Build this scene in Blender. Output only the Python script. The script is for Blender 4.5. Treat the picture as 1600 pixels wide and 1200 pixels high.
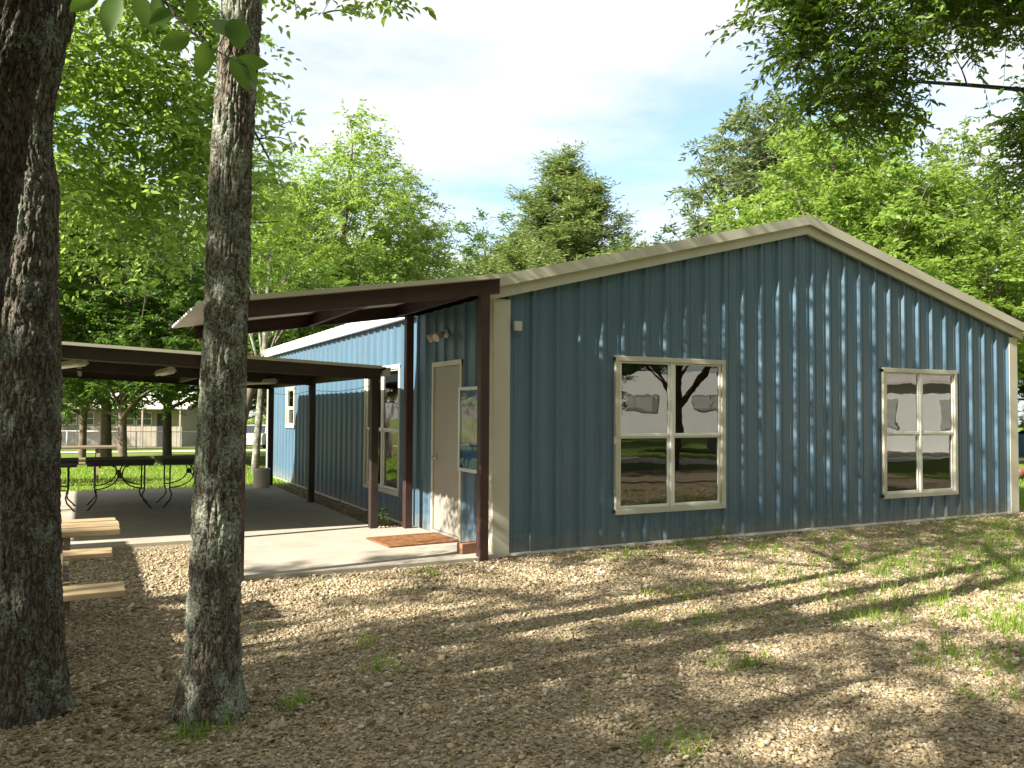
import bpy, math, random
import numpy as np
from mathutils import Vector, Matrix

random.seed(7)
for o in list(bpy.data.objects): bpy.data.objects.remove(o)
SC = bpy.context.scene
COL = SC.collection
PI = math.pi

# ---------------------------------------------------------------- camera, sky, sun, exposure
YAW, PITCH, ROLL = math.radians(27.342), math.radians(1.828), math.radians(0.35)
fw = Vector((math.sin(YAW)*math.cos(PITCH), math.cos(YAW)*math.cos(PITCH), math.sin(PITCH)))
r0 = Vector((math.cos(YAW), -math.sin(YAW), 0)); u0 = r0.cross(fw)
rt = math.cos(ROLL)*r0 + math.sin(ROLL)*u0; up = -math.sin(ROLL)*r0 + math.cos(ROLL)*u0
cd = bpy.data.cameras.new('camera'); cam = bpy.data.objects.new('camera', cd); COL.objects.link(cam)
M = Matrix((rt, up, -fw)).transposed().to_4x4(); M.translation = Vector((-3.939, -8.015, 1.565)); cam.matrix_world = M
cd.sensor_width = 36; cd.lens = 1295.4/1600*36; cd.clip_end = 3000; cd.clip_start = 0.05
SC.camera = cam

SUN_AZ, SUN_EL = math.radians(8), math.radians(33)      # light travels towards +X, a little towards +Y
w = bpy.data.worlds.new('World'); SC.world = w; w.use_nodes = True
N, L = w.node_tree.nodes, w.node_tree.links; N.clear()
sky = N.new('ShaderNodeTexSky'); sky.sky_type = 'NISHITA'; sky.sun_disc = False
sky.sun_elevation = SUN_EL; sky.sun_rotation = math.radians(262); sky.air_density = 1.0; sky.dust_density = 1.5
bg = N.new('ShaderNodeBackground'); bg.inputs[1].default_value = 0.095
L.new(sky.outputs[0], bg.inputs[0])
cb = N.new('ShaderNodeBackground'); cb.inputs[0].default_value = (0.97, 0.985, 1.0, 1); cb.inputs[1].default_value = 0.34
tc = N.new('ShaderNodeTexCoord'); sep = N.new('ShaderNodeSeparateXYZ'); L.new(tc.outputs['Generated'], sep.inputs[0])
mx = N.new('ShaderNodeMath'); mx.operation = 'MAXIMUM'; L.new(sep.outputs[2], mx.inputs[0]); mx.inputs[1].default_value = 0.12
cv = N.new('ShaderNodeVectorMath'); cv.operation = 'DIVIDE'; L.new(tc.outputs['Generated'], cv.inputs[0])
cc = N.new('ShaderNodeCombineXYZ'); [L.new(mx.outputs[0], cc.inputs[i]) for i in range(3)]
L.new(cc.outputs[0], cv.inputs[1])
nz = N.new('ShaderNodeTexNoise'); nz.inputs['Scale'].default_value = 0.55; nz.inputs['Detail'].default_value = 7; nz.inputs['Roughness'].default_value = 0.55
mp = N.new('ShaderNodeMapping'); mp.inputs['Location'].default_value = (3.1, 0.4, 0); L.new(cv.outputs[0], mp.inputs[0]); L.new(mp.outputs[0], nz.inputs[0])
cr = N.new('ShaderNodeValToRGB'); cr.color_ramp.elements[0].position = 0.34; cr.color_ramp.elements[1].position = 0.54
L.new(nz.outputs[0], cr.inputs[0])
ms = N.new('ShaderNodeMixShader'); L.new(cr.outputs[0], ms.inputs[0]); L.new(bg.outputs[0], ms.inputs[1]); L.new(cb.outputs[0], ms.inputs[2])
wo = N.new('ShaderNodeOutputWorld'); L.new(ms.outputs[0], wo.inputs[0])

sd = bpy.data.lights.new('sun', 'SUN'); sd.energy = 5.0; sd.angle = math.radians(0.55); sd.color = (1, 0.93, 0.82)
so = bpy.data.objects.new('sun', sd); COL.objects.link(so)
sdir = Vector((math.cos(SUN_AZ)*math.cos(SUN_EL), math.sin(SUN_AZ)*math.cos(SUN_EL), -math.sin(SUN_EL)))
so.rotation_euler = sdir.to_track_quat('-Z', 'Y').to_euler(); so.location = (-30, -5, 25)

SC.view_settings.view_transform = 'Standard'; SC.view_settings.look = 'None'
SC.view_settings.exposure = 1.80; SC.view_settings.gamma = 1; SC.view_settings.use_curve_mapping = False
SC.render.engine = 'CYCLES'
cy = SC.cycles
cy.max_bounces = 7; cy.diffuse_bounces = 4; cy.glossy_bounces = 3; cy.transmission_bounces = 5; cy.transparent_max_bounces = 8
cy.use_denoising = True; cy.caustics_reflective = False; cy.caustics_refractive = False
cy.sample_clamp_indirect = 6

# ---------------------------------------------------------------- helpers
def tag(o, label=None, cat=None, group=None, kind=None):
    if label: o['label'] = label
    if cat: o['category'] = cat
    if group: o['group'] = group
    if kind: o['kind'] = kind
    return o

def empty(name, loc=(0, 0, 0), rz=0, parent=None):
    o = bpy.data.objects.new(name, None); COL.objects.link(o); o.location = loc; o.rotation_euler = (0, 0, rz)
    o.empty_display_size = 0.2
    if parent: o.parent = parent
    return o

def link(name, me, parent=None, loc=None):
    o = bpy.data.objects.new(name, me); COL.objects.link(o)
    if parent: o.parent = parent
    if loc: o.location = loc
    return o

def mesh_np(name, V, F, mat=None, smooth=False):
    """V (n,3); F (m,k) all faces with the same k"""
    V = np.asarray(V, np.float32); F = np.asarray(F, np.int32)
    me = bpy.data.meshes.new(name)
    me.vertices.add(len(V)); me.vertices.foreach_set('co', V.ravel())
    m, k = F.shape
    me.loops.add(m*k); me.loops.foreach_set('vertex_index', F.ravel())
    me.polygons.add(m); me.polygons.foreach_set('loop_start', np.arange(0, m*k, k, dtype=np.int32))
    try: me.polygons.foreach_set('loop_total', np.full(m, k, np.int32))
    except Exception: pass
    if smooth: me.polygons.foreach_set('use_smooth', np.ones(m, bool))
    me.update(calc_edges=True); me.validate()
    if mat: me.materials.append(mat)
    return me

class MB:
    """collects boxes, bars, tubes and quads; build() links them as one mesh object"""
    def __init__(s): s.v = []; s.f = []; s.sm = []
    def add(s, vs, fs, smooth=False):
        n = len(s.v); s.v += [tuple(v) for v in vs]; s.f += [tuple(i+n for i in f) for f in fs]; s.sm += [smooth]*len(fs); return s
    def box(s, x0, x1, y0, y1, z0, z1, b=0.0):
        if b <= 0:
            vs = [(x, y, z) for z in (z0, z1) for y in (y0, y1) for x in (x0, x1)]
            return s.add(vs, [(0, 2, 3, 1), (4, 5, 7, 6), (0, 1, 5, 4), (2, 6, 7, 3), (0, 4, 6, 2), (1, 3, 7, 5)])
        # bevelled box: chamfer every edge
        X, Y, Z = (x0, x1), (y0, y1), (z0, z1); vs = []; idx = {}
        for i in (0, 1):
            for j in (0, 1):
                for k in (0, 1):
                    sx, sy, sz = (b, -b)[i], (b, -b)[j], (b, -b)[k]
                    for a in range(3):
                        p = [X[i]+sx, Y[j]+sy, Z[k]+sz]; p[a] = (X[i], Y[j], Z[k])[a]
                        idx[(i, j, k, a)] = len(vs); vs.append(tuple(p))
        fs = []
        for a in range(3):
            for e in (0, 1):
                q = []
                for (m, n) in ((0, 0), (1, 0), (1, 1), (0, 1)):
                    t = [0, 0, 0]; t[a] = e; o = [i for i in range(3) if i != a]; t[o[0]] = m; t[o[1]] = n
                    q.append(idx[(t[0], t[1], t[2], a)])
                flip = (e == 0) ^ (a == 1)
                fs.append(tuple(q[::-1] if flip else q))
        for a in range(3):
            o = [i for i in range(3) if i != a]
            for m in (0, 1):
                for n in (0, 1):
                    t0 = [0, 0, 0]; t0[o[0]] = m; t0[o[1]] = n; t1 = list(t0); t1[a] = 1
                    fs.append((idx[(*t0, o[0])], idx[(*t1, o[0])], idx[(*t1, o[1])], idx[(*t0, o[1])]))
        for i in (0, 1):
            for j in (0, 1):
                for k in (0, 1): fs.append(tuple(idx[(i, j, k, a)] for a in range(3)))
        return s.add(vs, fs)
    def prism(s, poly, axis, a0, a1):
        """extrude a polygon (list of 2-tuples in the two other axes) along axis 'x','y' or 'z'"""
        n = len(poly)
        def P(p, a): return {'x': (a, p[0], p[1]), 'y': (p[0], a, p[1]), 'z': (p[0], p[1], a)}[axis]
        vs = [P(p, a0) for p in poly]+[P(p, a1) for p in poly]
        return s.add(vs, [tuple(range(n))[::-1], tuple(range(n, 2*n))]+[(i, (i+1) % n, n+(i+1) % n, n+i) for i in range(n)])
    def tube(s, pts, r, n=8, cap=True, smooth=True):
        pts = [Vector(p) for p in pts]; rs = r if isinstance(r, (list, tuple)) else [r]*len(pts)
        vs = []; fs = []; ref = None
        for i, p in enumerate(pts):
            t = (pts[min(i+1, len(pts)-1)]-pts[max(i-1, 0)]).normalized()
            if ref is None:
                ref = t.orthogonal().normalized()
            ref = (ref-t*ref.dot(t)).normalized(); bi = t.cross(ref)
            for k in range(n):
                a = 2*PI*k/n; vs.append(p+(ref*math.cos(a)+bi*math.sin(a))*rs[i])
        for i in range(len(pts)-1):
            for k in range(n): fs.append((i*n+k, i*n+(k+1) % n, (i+1)*n+(k+1) % n, (i+1)*n+k))
        s.add(vs, fs, smooth)
        if cap:
            m = len(s.v)-len(vs); s.f += [tuple(m+k for k in range(n))[::-1], tuple(m+len(vs)-n+k for k in range(n))]; s.sm += [False, False]
        return s
    def lathe(s, prof, cx, cy, n=24):
        vs = []; fs = []
        for (r, z) in prof:
            for k in range(n): vs.append((cx+r*math.cos(2*PI*k/n), cy+r*math.sin(2*PI*k/n), z))
        for i in range(len(prof)-1):
            for k in range(n): fs.append((i*n+k, i*n+(k+1) % n, (i+1)*n+(k+1) % n, (i+1)*n+k))
        return s.add(vs, fs, True)
    def mesh(s, name, mat):
        me = bpy.data.meshes.new(name); me.from_pydata(s.v, [], s.f); me.polygons.foreach_set('use_smooth', s.sm)
        me.materials.append(mat); me.update(); return me
    def build(s, name, mat, parent=None): return link(name, s.mesh(name, mat), parent)

def copy_tree(o, parent=None):
    c = o.copy(); COL.objects.link(c)
    if parent: c.parent = parent
    for ch in list(o.children): copy_tree(ch, c)
    return c

# ---------------------------------------------------------------- materials
def new_mat(name):
    m = bpy.data.materials.new(name); m.use_nodes = True; nt = m.node_tree
    return m, nt.nodes, nt.links, nt.nodes['Principled BSDF'], nt.nodes['Material Output']

def ramp(N, stops, interp='LINEAR'):
    r = N.new('ShaderNodeValToRGB'); cr = r.color_ramp; cr.interpolation = interp
    while len(cr.elements) < len(stops): cr.elements.new(0.5)
    for e, (p, c) in zip(cr.elements, stops): e.position = p; e.color = (*c, 1)
    return r

def noise(N, L, scale, detail=4, rough=0.55, coord=None, stretch=None):
    n = N.new('ShaderNodeTexNoise'); n.inputs['Scale'].default_value = scale; n.inputs['Detail'].default_value = detail; n.inputs['Roughness'].default_value = rough
    if coord is not None:
        if stretch:
            m = N.new('ShaderNodeMapping'); m.inputs['Scale'].default_value = stretch; L.new(coord, m.inputs[0]); coord = m.outputs[0]
        L.new(coord, n.inputs['Vector'])
    return n

def mat(name, col, rough=0.6, var=0.12, scale=6, metal=0, spec=0.4, bump=0.0, bscale=60, stretch=None, dirt=None):
    m, N, L, B, O = new_mat(name)
    pos = N.new('ShaderNodeNewGeometry').outputs['Position']
    n = noise(N, L, scale, 5, 0.6, pos, stretch)
    lo = tuple(c*(1-var*2) for c in col); hi = tuple(min(1, c*(1+var*2)) for c in col)
    r = ramp(N, [(0.25, lo), (0.75, hi)]); L.new(n.outputs[0], r.inputs[0]); out = r.outputs[0]
    if dirt:
        n2 = noise(N, L, dirt[1], 6, 0.65, pos); r2 = ramp(N, [(dirt[2], (0, 0, 0)), (dirt[2]+0.14, (1, 1, 1))]); L.new(n2.outputs[0], r2.inputs[0])
        mixn = N.new('ShaderNodeMix'); mixn.data_type = 'RGBA'; L.new(r2.outputs[0], mixn.inputs[0]); L.new(out, mixn.inputs[6]); mixn.inputs[7].default_value = (*dirt[0], 1); out = mixn.outputs[2]
    L.new(out, B.inputs['Base Color']); B.inputs['Roughness'].default_value = rough; B.inputs['Metallic'].default_value = metal
    B.inputs['Specular IOR Level'].default_value = spec
    if bump > 0:
        nb = noise(N, L, bscale, 4, 0.6, pos, stretch); bp = N.new('ShaderNodeBump'); bp.inputs['Strength'].default_value = bump; bp.inputs['Distance'].default_value = 0.01
        L.new(nb.outputs[0], bp.inputs['Height']); L.new(bp.outputs[0], B.inputs['Normal'])
    return m

def leaf_mat(name, a, b, c, trans=0.45, obj_var=True, tcol=(0.40, 0.6, 0.06), rough=0.45):
    m, N, L, B, O = new_mat(name)
    g = N.new('ShaderNodeNewGeometry'); r = ramp(N, [(0.0, a), (0.55, b), (1.0, c)]); L.new(g.outputs['Random Per Island'], r.inputs[0])
    hs = N.new('ShaderNodeHueSaturation'); L.new(r.outputs[0], hs.inputs['Color'])
    if obj_var:
        oi = N.new('ShaderNodeObjectInfo'); mr = N.new('ShaderNodeMapRange'); mr.inputs[3].default_value = 0.485; mr.inputs[4].default_value = 0.515
        L.new(oi.outputs['Random'], mr.inputs[0]); L.new(mr.outputs[0], hs.inputs['Hue'])
        mv = N.new('ShaderNodeMapRange'); mv.inputs[3].default_value = 0.8; mv.inputs[4].default_value = 1.25
        L.new(oi.outputs['Random'], mv.inputs[0]); L.new(mv.outputs[0], hs.inputs['Value'])
    L.new(hs.outputs[0], B.inputs['Base Color']); B.inputs['Roughness'].default_value = rough; B.inputs['Specular IOR Level'].default_value = 0.35
    t = N.new('ShaderNodeBsdfTranslucent'); mixc = N.new('ShaderNodeMix'); mixc.data_type = 'RGBA'; mixc.inputs[0].default_value = 0.5
    L.new(hs.outputs[0], mixc.inputs[6]); mixc.inputs[7].default_value = (*tcol, 1); L.new(mixc.outputs[2], t.inputs[0])
    s = N.new('ShaderNodeMixShader'); s.inputs[0].default_value = trans; L.new(B.outputs[0], s.inputs[1]); L.new(t.outputs[0], s.inputs[2]); L.new(s.outputs[0], O.inputs[0])
    return m

M_leaf = leaf_mat('leaf_green', (0.065, 0.13, 0.017), (0.10, 0.19, 0.024), (0.165, 0.235, 0.035))
M_leaf_lime = leaf_mat('leaf_lime', (0.09, 0.165, 0.022), (0.15, 0.245, 0.038), (0.23, 0.30, 0.065), 0.52, tcol=(0.50, 0.68, 0.11))
M_leaf_dark = leaf_mat('leaf_dark', (0.038, 0.085, 0.013), (0.06, 0.12, 0.02), (0.095, 0.155, 0.03), 0.45, tcol=(0.24, 0.42, 0.05))
M_leaf_grey = leaf_mat('leaf_grey_green', (0.085, 0.115, 0.045), (0.12, 0.155, 0.065), (0.17, 0.195, 0.095), 0.35, tcol=(0.3, 0.38, 0.1))
M_cedar = leaf_mat('cedar_needle', (0.115, 0.165, 0.042), (0.16, 0.215, 0.06), (0.23, 0.27, 0.10), 0.42, tcol=(0.2, 0.3, 0.05))
M_grass = leaf_mat('grass_blade', (0.12, 0.21, 0.02), (0.17, 0.28, 0.03), (0.27, 0.33, 0.06), 0.5)
M_bigleaf = leaf_mat('broad_leaf', (0.05, 0.11, 0.018), (0.065, 0.13, 0.022), (0.08, 0.15, 0.026), 0.45, False, tcol=(0.28, 0.45, 0.05))

def bark_mat(name, base, dark, lich, lich_amt, bstr=0.8):
    """furrowed bark: stretched plates with dark cracks, and crusts of pale lichen"""
    m, N, L, B, O = new_mat(name)
    tcn = N.new('ShaderNodeTexCoord').outputs['Object']
    n = noise(N, L, 1.0, 7, 0.72, tcn, (50, 50, 11)); r = ramp(N, [(0.3, dark), (0.5, base), (0.75, tuple(min(1, c*1.6) for c in base))]); L.new(n.outputs[0], r.inputs[0])
    wn = noise(N, L, 14, 3, 0.6, tcn); wm = N.new('ShaderNodeVectorMath'); wm.operation = 'MULTIPLY_ADD'; L.new(wn.outputs['Color'], wm.inputs[0]); wm.inputs[1].default_value = (.05, .05, .12); L.new(tcn, wm.inputs[2])
    mpv = N.new('ShaderNodeMapping'); mpv.inputs['Scale'].default_value = (46, 46, 10); L.new(wm.outputs[0], mpv.inputs[0])
    vo = N.new('ShaderNodeTexVoronoi'); vo.feature = 'DISTANCE_TO_EDGE'; vo.inputs['Scale'].default_value = 1; L.new(mpv.outputs[0], vo.inputs['Vector'])
    cr_ = ramp(N, [(0.02, (0.25, 0.25, 0.25)), (0.16, (1, 1, 1))]); L.new(vo.outputs['Distance'], cr_.inputs[0])
    mul = N.new('ShaderNodeMix'); mul.data_type = 'RGBA'; mul.blend_type = 'MULTIPLY'; mul.inputs[0].default_value = 0.85; L.new(r.outputs[0], mul.inputs[6]); L.new(cr_.outputs[0], mul.inputs[7])
    n2 = noise(N, L, 6.0, 5, 0.72, tcn, (1, 1, 0.6)); n3 = noise(N, L, 75, 4, 0.78, tcn)
    ad = N.new('ShaderNodeMath'); ad.operation = 'MULTIPLY_ADD'; L.new(n3.outputs[0], ad.inputs[0]); ad.inputs[1].default_value = 0.8; L.new(n2.outputs[0], ad.inputs[2])
    t = lich_amt
    r2 = ramp(N, [(t, (0, 0, 0)), (t+0.035, (1, 1, 1))]); L.new(ad.outputs[0], r2.inputs[0])
    n4 = noise(N, L, 60, 3, 0.7, tcn); r3 = ramp(N, [(0.32, tuple(c*0.45 for c in lich)), (0.68, tuple(c*1.35 for c in lich))]); L.new(n4.outputs[0], r3.inputs[0])
    mixn = N.new('ShaderNodeMix'); mixn.data_type = 'RGBA'; L.new(r2.outputs[0], mixn.inputs[0]); L.new(mul.outputs[2], mixn.inputs[6]); L.new(r3.outputs[0], mixn.inputs[7])
    L.new(mixn.outputs[2], B.inputs['Base Color']); B.inputs['Roughness'].default_value = 0.9; B.inputs['Specular IOR Level'].default_value = 0.15
    bp = N.new('ShaderNodeBump'); bp.inputs['Strength'].default_value = bstr; bp.inputs['Distance'].default_value = 0.02
    h1 = N.new('ShaderNodeMath'); h1.operation = 'MULTIPLY_ADD'; L.new(cr_.outputs[0], h1.inputs[0]); h1.inputs[1].default_value = 0.6; L.new(n.outputs[0], h1.inputs[2])
    h2 = N.new('ShaderNodeMath'); h2.operation = 'MULTIPLY'; L.new(n3.outputs[0], h2.inputs[0]); L.new(r2.outputs[0], h2.inputs[1])
    h3 = N.new('ShaderNodeMath'); h3.operation = 'ADD'; L.new(h1.outputs[0], h3.inputs[0]); L.new(h2.outputs[0], h3.inputs[1])
    L.new(h3.outputs[0], bp.inputs['Height']); L.new(bp.outputs[0], B.inputs['Normal'])
    return m
M_bark = bark_mat('bark_lichen', (0.185, 0.153, 0.12), (0.068, 0.056, 0.044), (0.35, 0.38, 0.30), 0.893)
M_bark_dark = bark_mat('bark_brown', (0.145, 0.125, 0.10), (0.05, 0.042, 0.034), (0.27, 0.30, 0.24), 0.955)
M_bark_dk2 = bark_mat('bark_black_brown', (0.085, 0.066, 0.052), (0.03, 0.023, 0.018), (0.20, 0.23, 0.19), 0.99)
M_bark_far = mat('bark_far', (0.13, 0.105, 0.08), 0.9, 0.25, 8, spec=0.1)
M_bark_red = mat('bark_cedar', (0.20, 0.095, 0.06), 0.9, 0.2, 8, spec=0.1)

M_blue = mat('blue_painted_steel', (0.060, 0.119, 0.172), 0.38, 0.05, 1.2, spec=0.5, dirt=((0.068, 0.122, 0.166), 2.5, 0.62))
def splash(m):
    nt = m.node_tree; N, L = nt.nodes, nt.links; B = N['Principled BSDF']; src = B.inputs['Base Color'].links[0].from_socket
    g = N.new('ShaderNodeNewGeometry'); sp = N.new('ShaderNodeSeparateXYZ'); L.new(g.outputs['Position'], sp.inputs[0])
    n = noise(N, L, 9, 6, 0.7, g.outputs['Position']); mz = N.new('ShaderNodeMapRange'); mz.inputs[1].default_value = 0.0; mz.inputs[2].default_value = 0.42; mz.inputs[3].default_value = 0.42; mz.inputs[4].default_value = -0.12; L.new(sp.outputs[2], mz.inputs[0])
    ad = N.new('ShaderNodeMath'); ad.operation = 'ADD'; L.new(n.outputs[0], ad.inputs[0]); L.new(mz.outputs[0], ad.inputs[1]); r = ramp(N, [(0.58, (0, 0, 0)), (0.95, (.75, .75, .75))]); L.new(ad.outputs[0], r.inputs[0])
    n2 = noise(N, L, 1.0, 5, 0.7, g.outputs['Position'], (14, 14, .5)); r2 = ramp(N, [(0.5, (0, 0, 0)), (0.8, (.28, .28, .28))]); L.new(n2.outputs[0], r2.inputs[0])
    mxx = N.new('ShaderNodeMath'); mxx.operation = 'MAXIMUM'; L.new(r.outputs[0], mxx.inputs[0]); L.new(r2.outputs[0], mxx.inputs[1])
    mx_ = N.new('ShaderNodeMix'); mx_.data_type = 'RGBA'; L.new(mxx.outputs[0], mx_.inputs[0]); L.new(src, mx_.inputs[6]); mx_.inputs[7].default_value = (0.21, 0.19, 0.15, 1); L.new(mx_.outputs[2], B.inputs['Base Color'])
splash(M_blue)
M_tan = mat('tan_trim', (0.44, 0.42, 0.335), 0.45, 0.05, 2, spec=0.4)
M_white = mat('white_vinyl', (0.66, 0.66, 0.60), 0.4, 0.04, 3, spec=0.4)
M_roofw = mat('galvalume_roof', (0.62, 0.62, 0.60), 0.4, 0.05, 2, spec=0.5)
M_steel = mat('red_oxide_steel', (0.044, 0.019, 0.016), 0.5, 0.15, 5, spec=0.4, dirt=((0.07, 0.03, 0.024), 9, 0.62))
M_darksteel = mat('brown_steel', (0.032, 0.021, 0.017), 0.5, 0.15, 5, spec=0.35)
M_door = mat('taupe_door_paint', (0.255, 0.24, 0.205), 0.5, 0.03, 2)
M_concrete = mat('concrete', (0.35, 0.318, 0.262), 0.85, 0.07, 1.6, spec=0.2, bump=0.15, bscale=120, dirt=((0.31, 0.27, 0.21), 1.3, 0.55))
M_alu = mat('aluminium', (0.55, 0.56, 0.56), 0.35, 0.03, 4, metal=0.7)
M_chrome = mat('brushed_nickel', (0.6, 0.58, 0.54), 0.25, 0.03, 4, metal=1)
M_wood = mat('pale_lumber', (0.34, 0.25, 0.135), 0.7, 0.14, 3, stretch=(2.5, 40, 40), bump=0.2, bscale=4)
M_woodblock = mat('brown_lumber', (0.26, 0.13, 0.07), 0.75, 0.15, 4, stretch=(3, 30, 30))
M_oldwood = mat('weathered_lumber', (0.20, 0.155, 0.10), 0.8, 0.15, 4, stretch=(3, 30, 30))
M_black = mat('black_metal', (0.018, 0.018, 0.018), 0.45, 0.1, 10, spec=0.4)
M_rubber = mat('black_rubber', (0.015, 0.015, 0.015), 0.8, 0.1, 10)
M_planter = mat('cream_planter', (0.66, 0.61, 0.50), 0.7, 0.06, 4)
M_plastic = mat('pale_plastic', (0.44, 0.42, 0.36), 0.5, 0.03, 8)
M_galv = mat('galvanised_wire', (0.42, 0.43, 0.43), 0.45, 0.05, 6, metal=0.6)
M_siding = mat('grey_brown_siding', (0.27, 0.235, 0.19), 0.8, 0.08, 2)
M_paleroof = mat('pale_roofing', (0.52, 0.47, 0.43), 0.8, 0.08, 3)
M_dark = mat('dark_interior', (0.03, 0.03, 0.028), 0.9, 0.1, 2)
M_floor = mat('interior_floor', (0.10, 0.085, 0.065), 0.6, 0.1, 2)
M_red = mat('red_plastic', (0.42, 0.05, 0.06), 0.5, 0.05, 5)
M_bluep = mat('blue_plastic', (0.07, 0.16, 0.33), 0.5, 0.06, 5)
M_carpaint = mat('silver_paint', (0.32, 0.34, 0.37), 0.3, 0.03, 3, spec=0.6)
M_orange = mat('orange_wood', (0.50, 0.28, 0.13), 0.7, 0.1, 5)
M_road = mat('pale_gravel_road', (0.46, 0.41, 0.34), 0.9, 0.08, 3)

# glass: dim see-through with a strong coated reflection
def glass_mat(name, tint, ior=2.1):
    m, N, L, B, O = new_mat(name); N.remove(B)
    tr = N.new('ShaderNodeBsdfTransparent'); tr.inputs[0].default_value = (*tint, 1)
    gl = N.new('ShaderNodeBsdfGlossy'); gl.inputs['Roughness'].default_value = 0.0; gl.inputs[0].default_value = (0.95, 0.97, 0.95, 1)
    fr = N.new('ShaderNodeFresnel'); fr.inputs[0].default_value = ior
    pos = N.new('ShaderNodeNewGeometry').outputs['Position']; nw = noise(N, L, 3.2, 2, 0.5, pos); bw = N.new('ShaderNodeBump'); bw.inputs['Strength'].default_value = 0.03; bw.inputs['Distance'].default_value = 0.02
    L.new(nw.outputs[0], bw.inputs['Height']); L.new(bw.outputs[0], gl.inputs['Normal'])
    s = N.new('ShaderNodeMixShader'); L.new(fr.outputs[0], s.inputs[0]); L.new(tr.outputs[0], s.inputs[1]); L.new(gl.outputs[0], s.inputs[2]); L.new(s.outputs[0], O.inputs[0])
    return m
M_glass = glass_mat('window_glass', (0.45, 0.46, 0.41), 2.0)
M_glass_far = mat('dark_window', (0.02, 0.024, 0.026), 0.08, 0.1, 3, spec=0.6)

def ground_mat(name, stops, vscale, nstops, mixpos, bumpd=0.02):
    m, N, L, B, O = new_mat(name); pos = N.new('ShaderNodeNewGeometry').outputs['Position']
    v = N.new('ShaderNodeTexVoronoi'); v.inputs['Scale'].default_value = vscale; L.new(pos, v.inputs['Vector'])
    sx = N.new('ShaderNodeSeparateColor'); L.new(v.outputs['Color'], sx.inputs[0])
    r = ramp(N, stops); L.new(sx.outputs[0], r.inputs[0])
    n = noise(N, L, 0.9, 8, 0.68, pos); r2 = ramp(N, [(mixpos, (0, 0, 0)), (mixpos+0.14, (1, 1, 1))]); L.new(n.outputs[0], r2.inputs[0])
    n5 = noise(N, L, 14, 5, 0.7, pos); r5 = ramp(N, nstops); L.new(n5.outputs[0], r5.inputs[0])
    mixn = N.new('ShaderNodeMix'); mixn.data_type = 'RGBA'; L.new(r2.outputs[0], mixn.inputs[0]); L.new(r.outputs[0], mixn.inputs[6]); L.new(r5.outputs[0], mixn.inputs[7])
    L.new(mixn.outputs[2], B.inputs['Base Color']); B.inputs['Roughness'].default_value = 0.9; B.inputs['Specular IOR Level'].default_value = 0.15
    bp = N.new('ShaderNodeBump'); bp.inputs['Strength'].default_value = 0.8; bp.inputs['Distance'].default_value = bumpd; bp.invert = True
    L.new(v.outputs['Distance'], bp.inputs['Height']); L.new(bp.outputs[0], B.inputs['Normal'])
    return m
PEB = [(0.0, (0.125, 0.092, 0.050)), (0.25, (0.225, 0.171, 0.096)), (0.5, (0.308, 0.237, 0.138)), (0.72, (0.258, 0.224, 0.166)), (0.9, (0.383, 0.307, 0.196)), (1.0, (0.500, 0.449, 0.366))]
M_gravel = ground_mat('gravel', PEB, 48, [(0.3, (0.13, 0.10, 0.055)), (0.6, (0.20, 0.16, 0.09)), (0.8, (0.12, 0.14, 0.05))], 0.56)
M_lawn = ground_mat('lawn', [(0, (0.10, 0.15, 0.022)), (0.5, (0.14, 0.205, 0.03)), (1, (0.20, 0.235, 0.05))], 60, [(0.3, (0.085, 0.14, 0.02)), (0.7, (0.17, 0.19, 0.05))], 0.5, 0.03)

def pebble_mat():
    m, N, L, B, O = new_mat('pebble'); oi = N.new('ShaderNodeObjectInfo'); r = ramp(N, PEB); L.new(oi.outputs['Random'], r.inputs[0])
    pos = N.new('ShaderNodeTexCoord').outputs['Object']; n = noise(N, L, 2.5, 3, 0.6, pos)
    hs = N.new('ShaderNodeHueSaturation'); L.new(r.outputs[0], hs.inputs['Color']); mv = N.new('ShaderNodeMapRange'); mv.inputs[3].default_value = 0.6; mv.inputs[4].default_value = 1.5
    L.new(n.outputs[0], mv.inputs[0]); L.new(mv.outputs[0], hs.inputs['Value']); L.new(hs.outputs[0], B.inputs['Base Color'])
    B.inputs['Roughness'].default_value = 0.75; B.inputs['Specular IOR Level'].default_value = 0.3
    return m
M_pebble = pebble_mat()

# ---------------------------------------------------------------- ground, yard, road, slabs
def gz(x, y):
    """height of the terrain: level round the building, falling gently away behind it"""
    s = max(0.0, min(y, 70)-11.5); return -0.03*s*s/(s+4.0) if s > 0 else 0.0

ys = sorted(set(list(range(-220, -20, 20))+list(range(-20, 12, 4))+list(range(12, 74, 2))+[80, 100, 140, 200, 300]))
xs = sorted(set(list(range(-240, 260, 20))+list(range(-20, 30, 5))))
V = [(x, y, gz(x, y)) for y in ys for x in xs]; nx = len(xs)
F = [(j*nx+i, j*nx+i+1, (j+1)*nx+i+1, (j+1)*nx+i) for j in range(len(ys)-1) for i in range(nx-1)]
g = link('ground', mesh_np('ground', V, F, M_lawn, True)); tag(g, 'bright green lawn around and behind the building', None, kind='structure')

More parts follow.
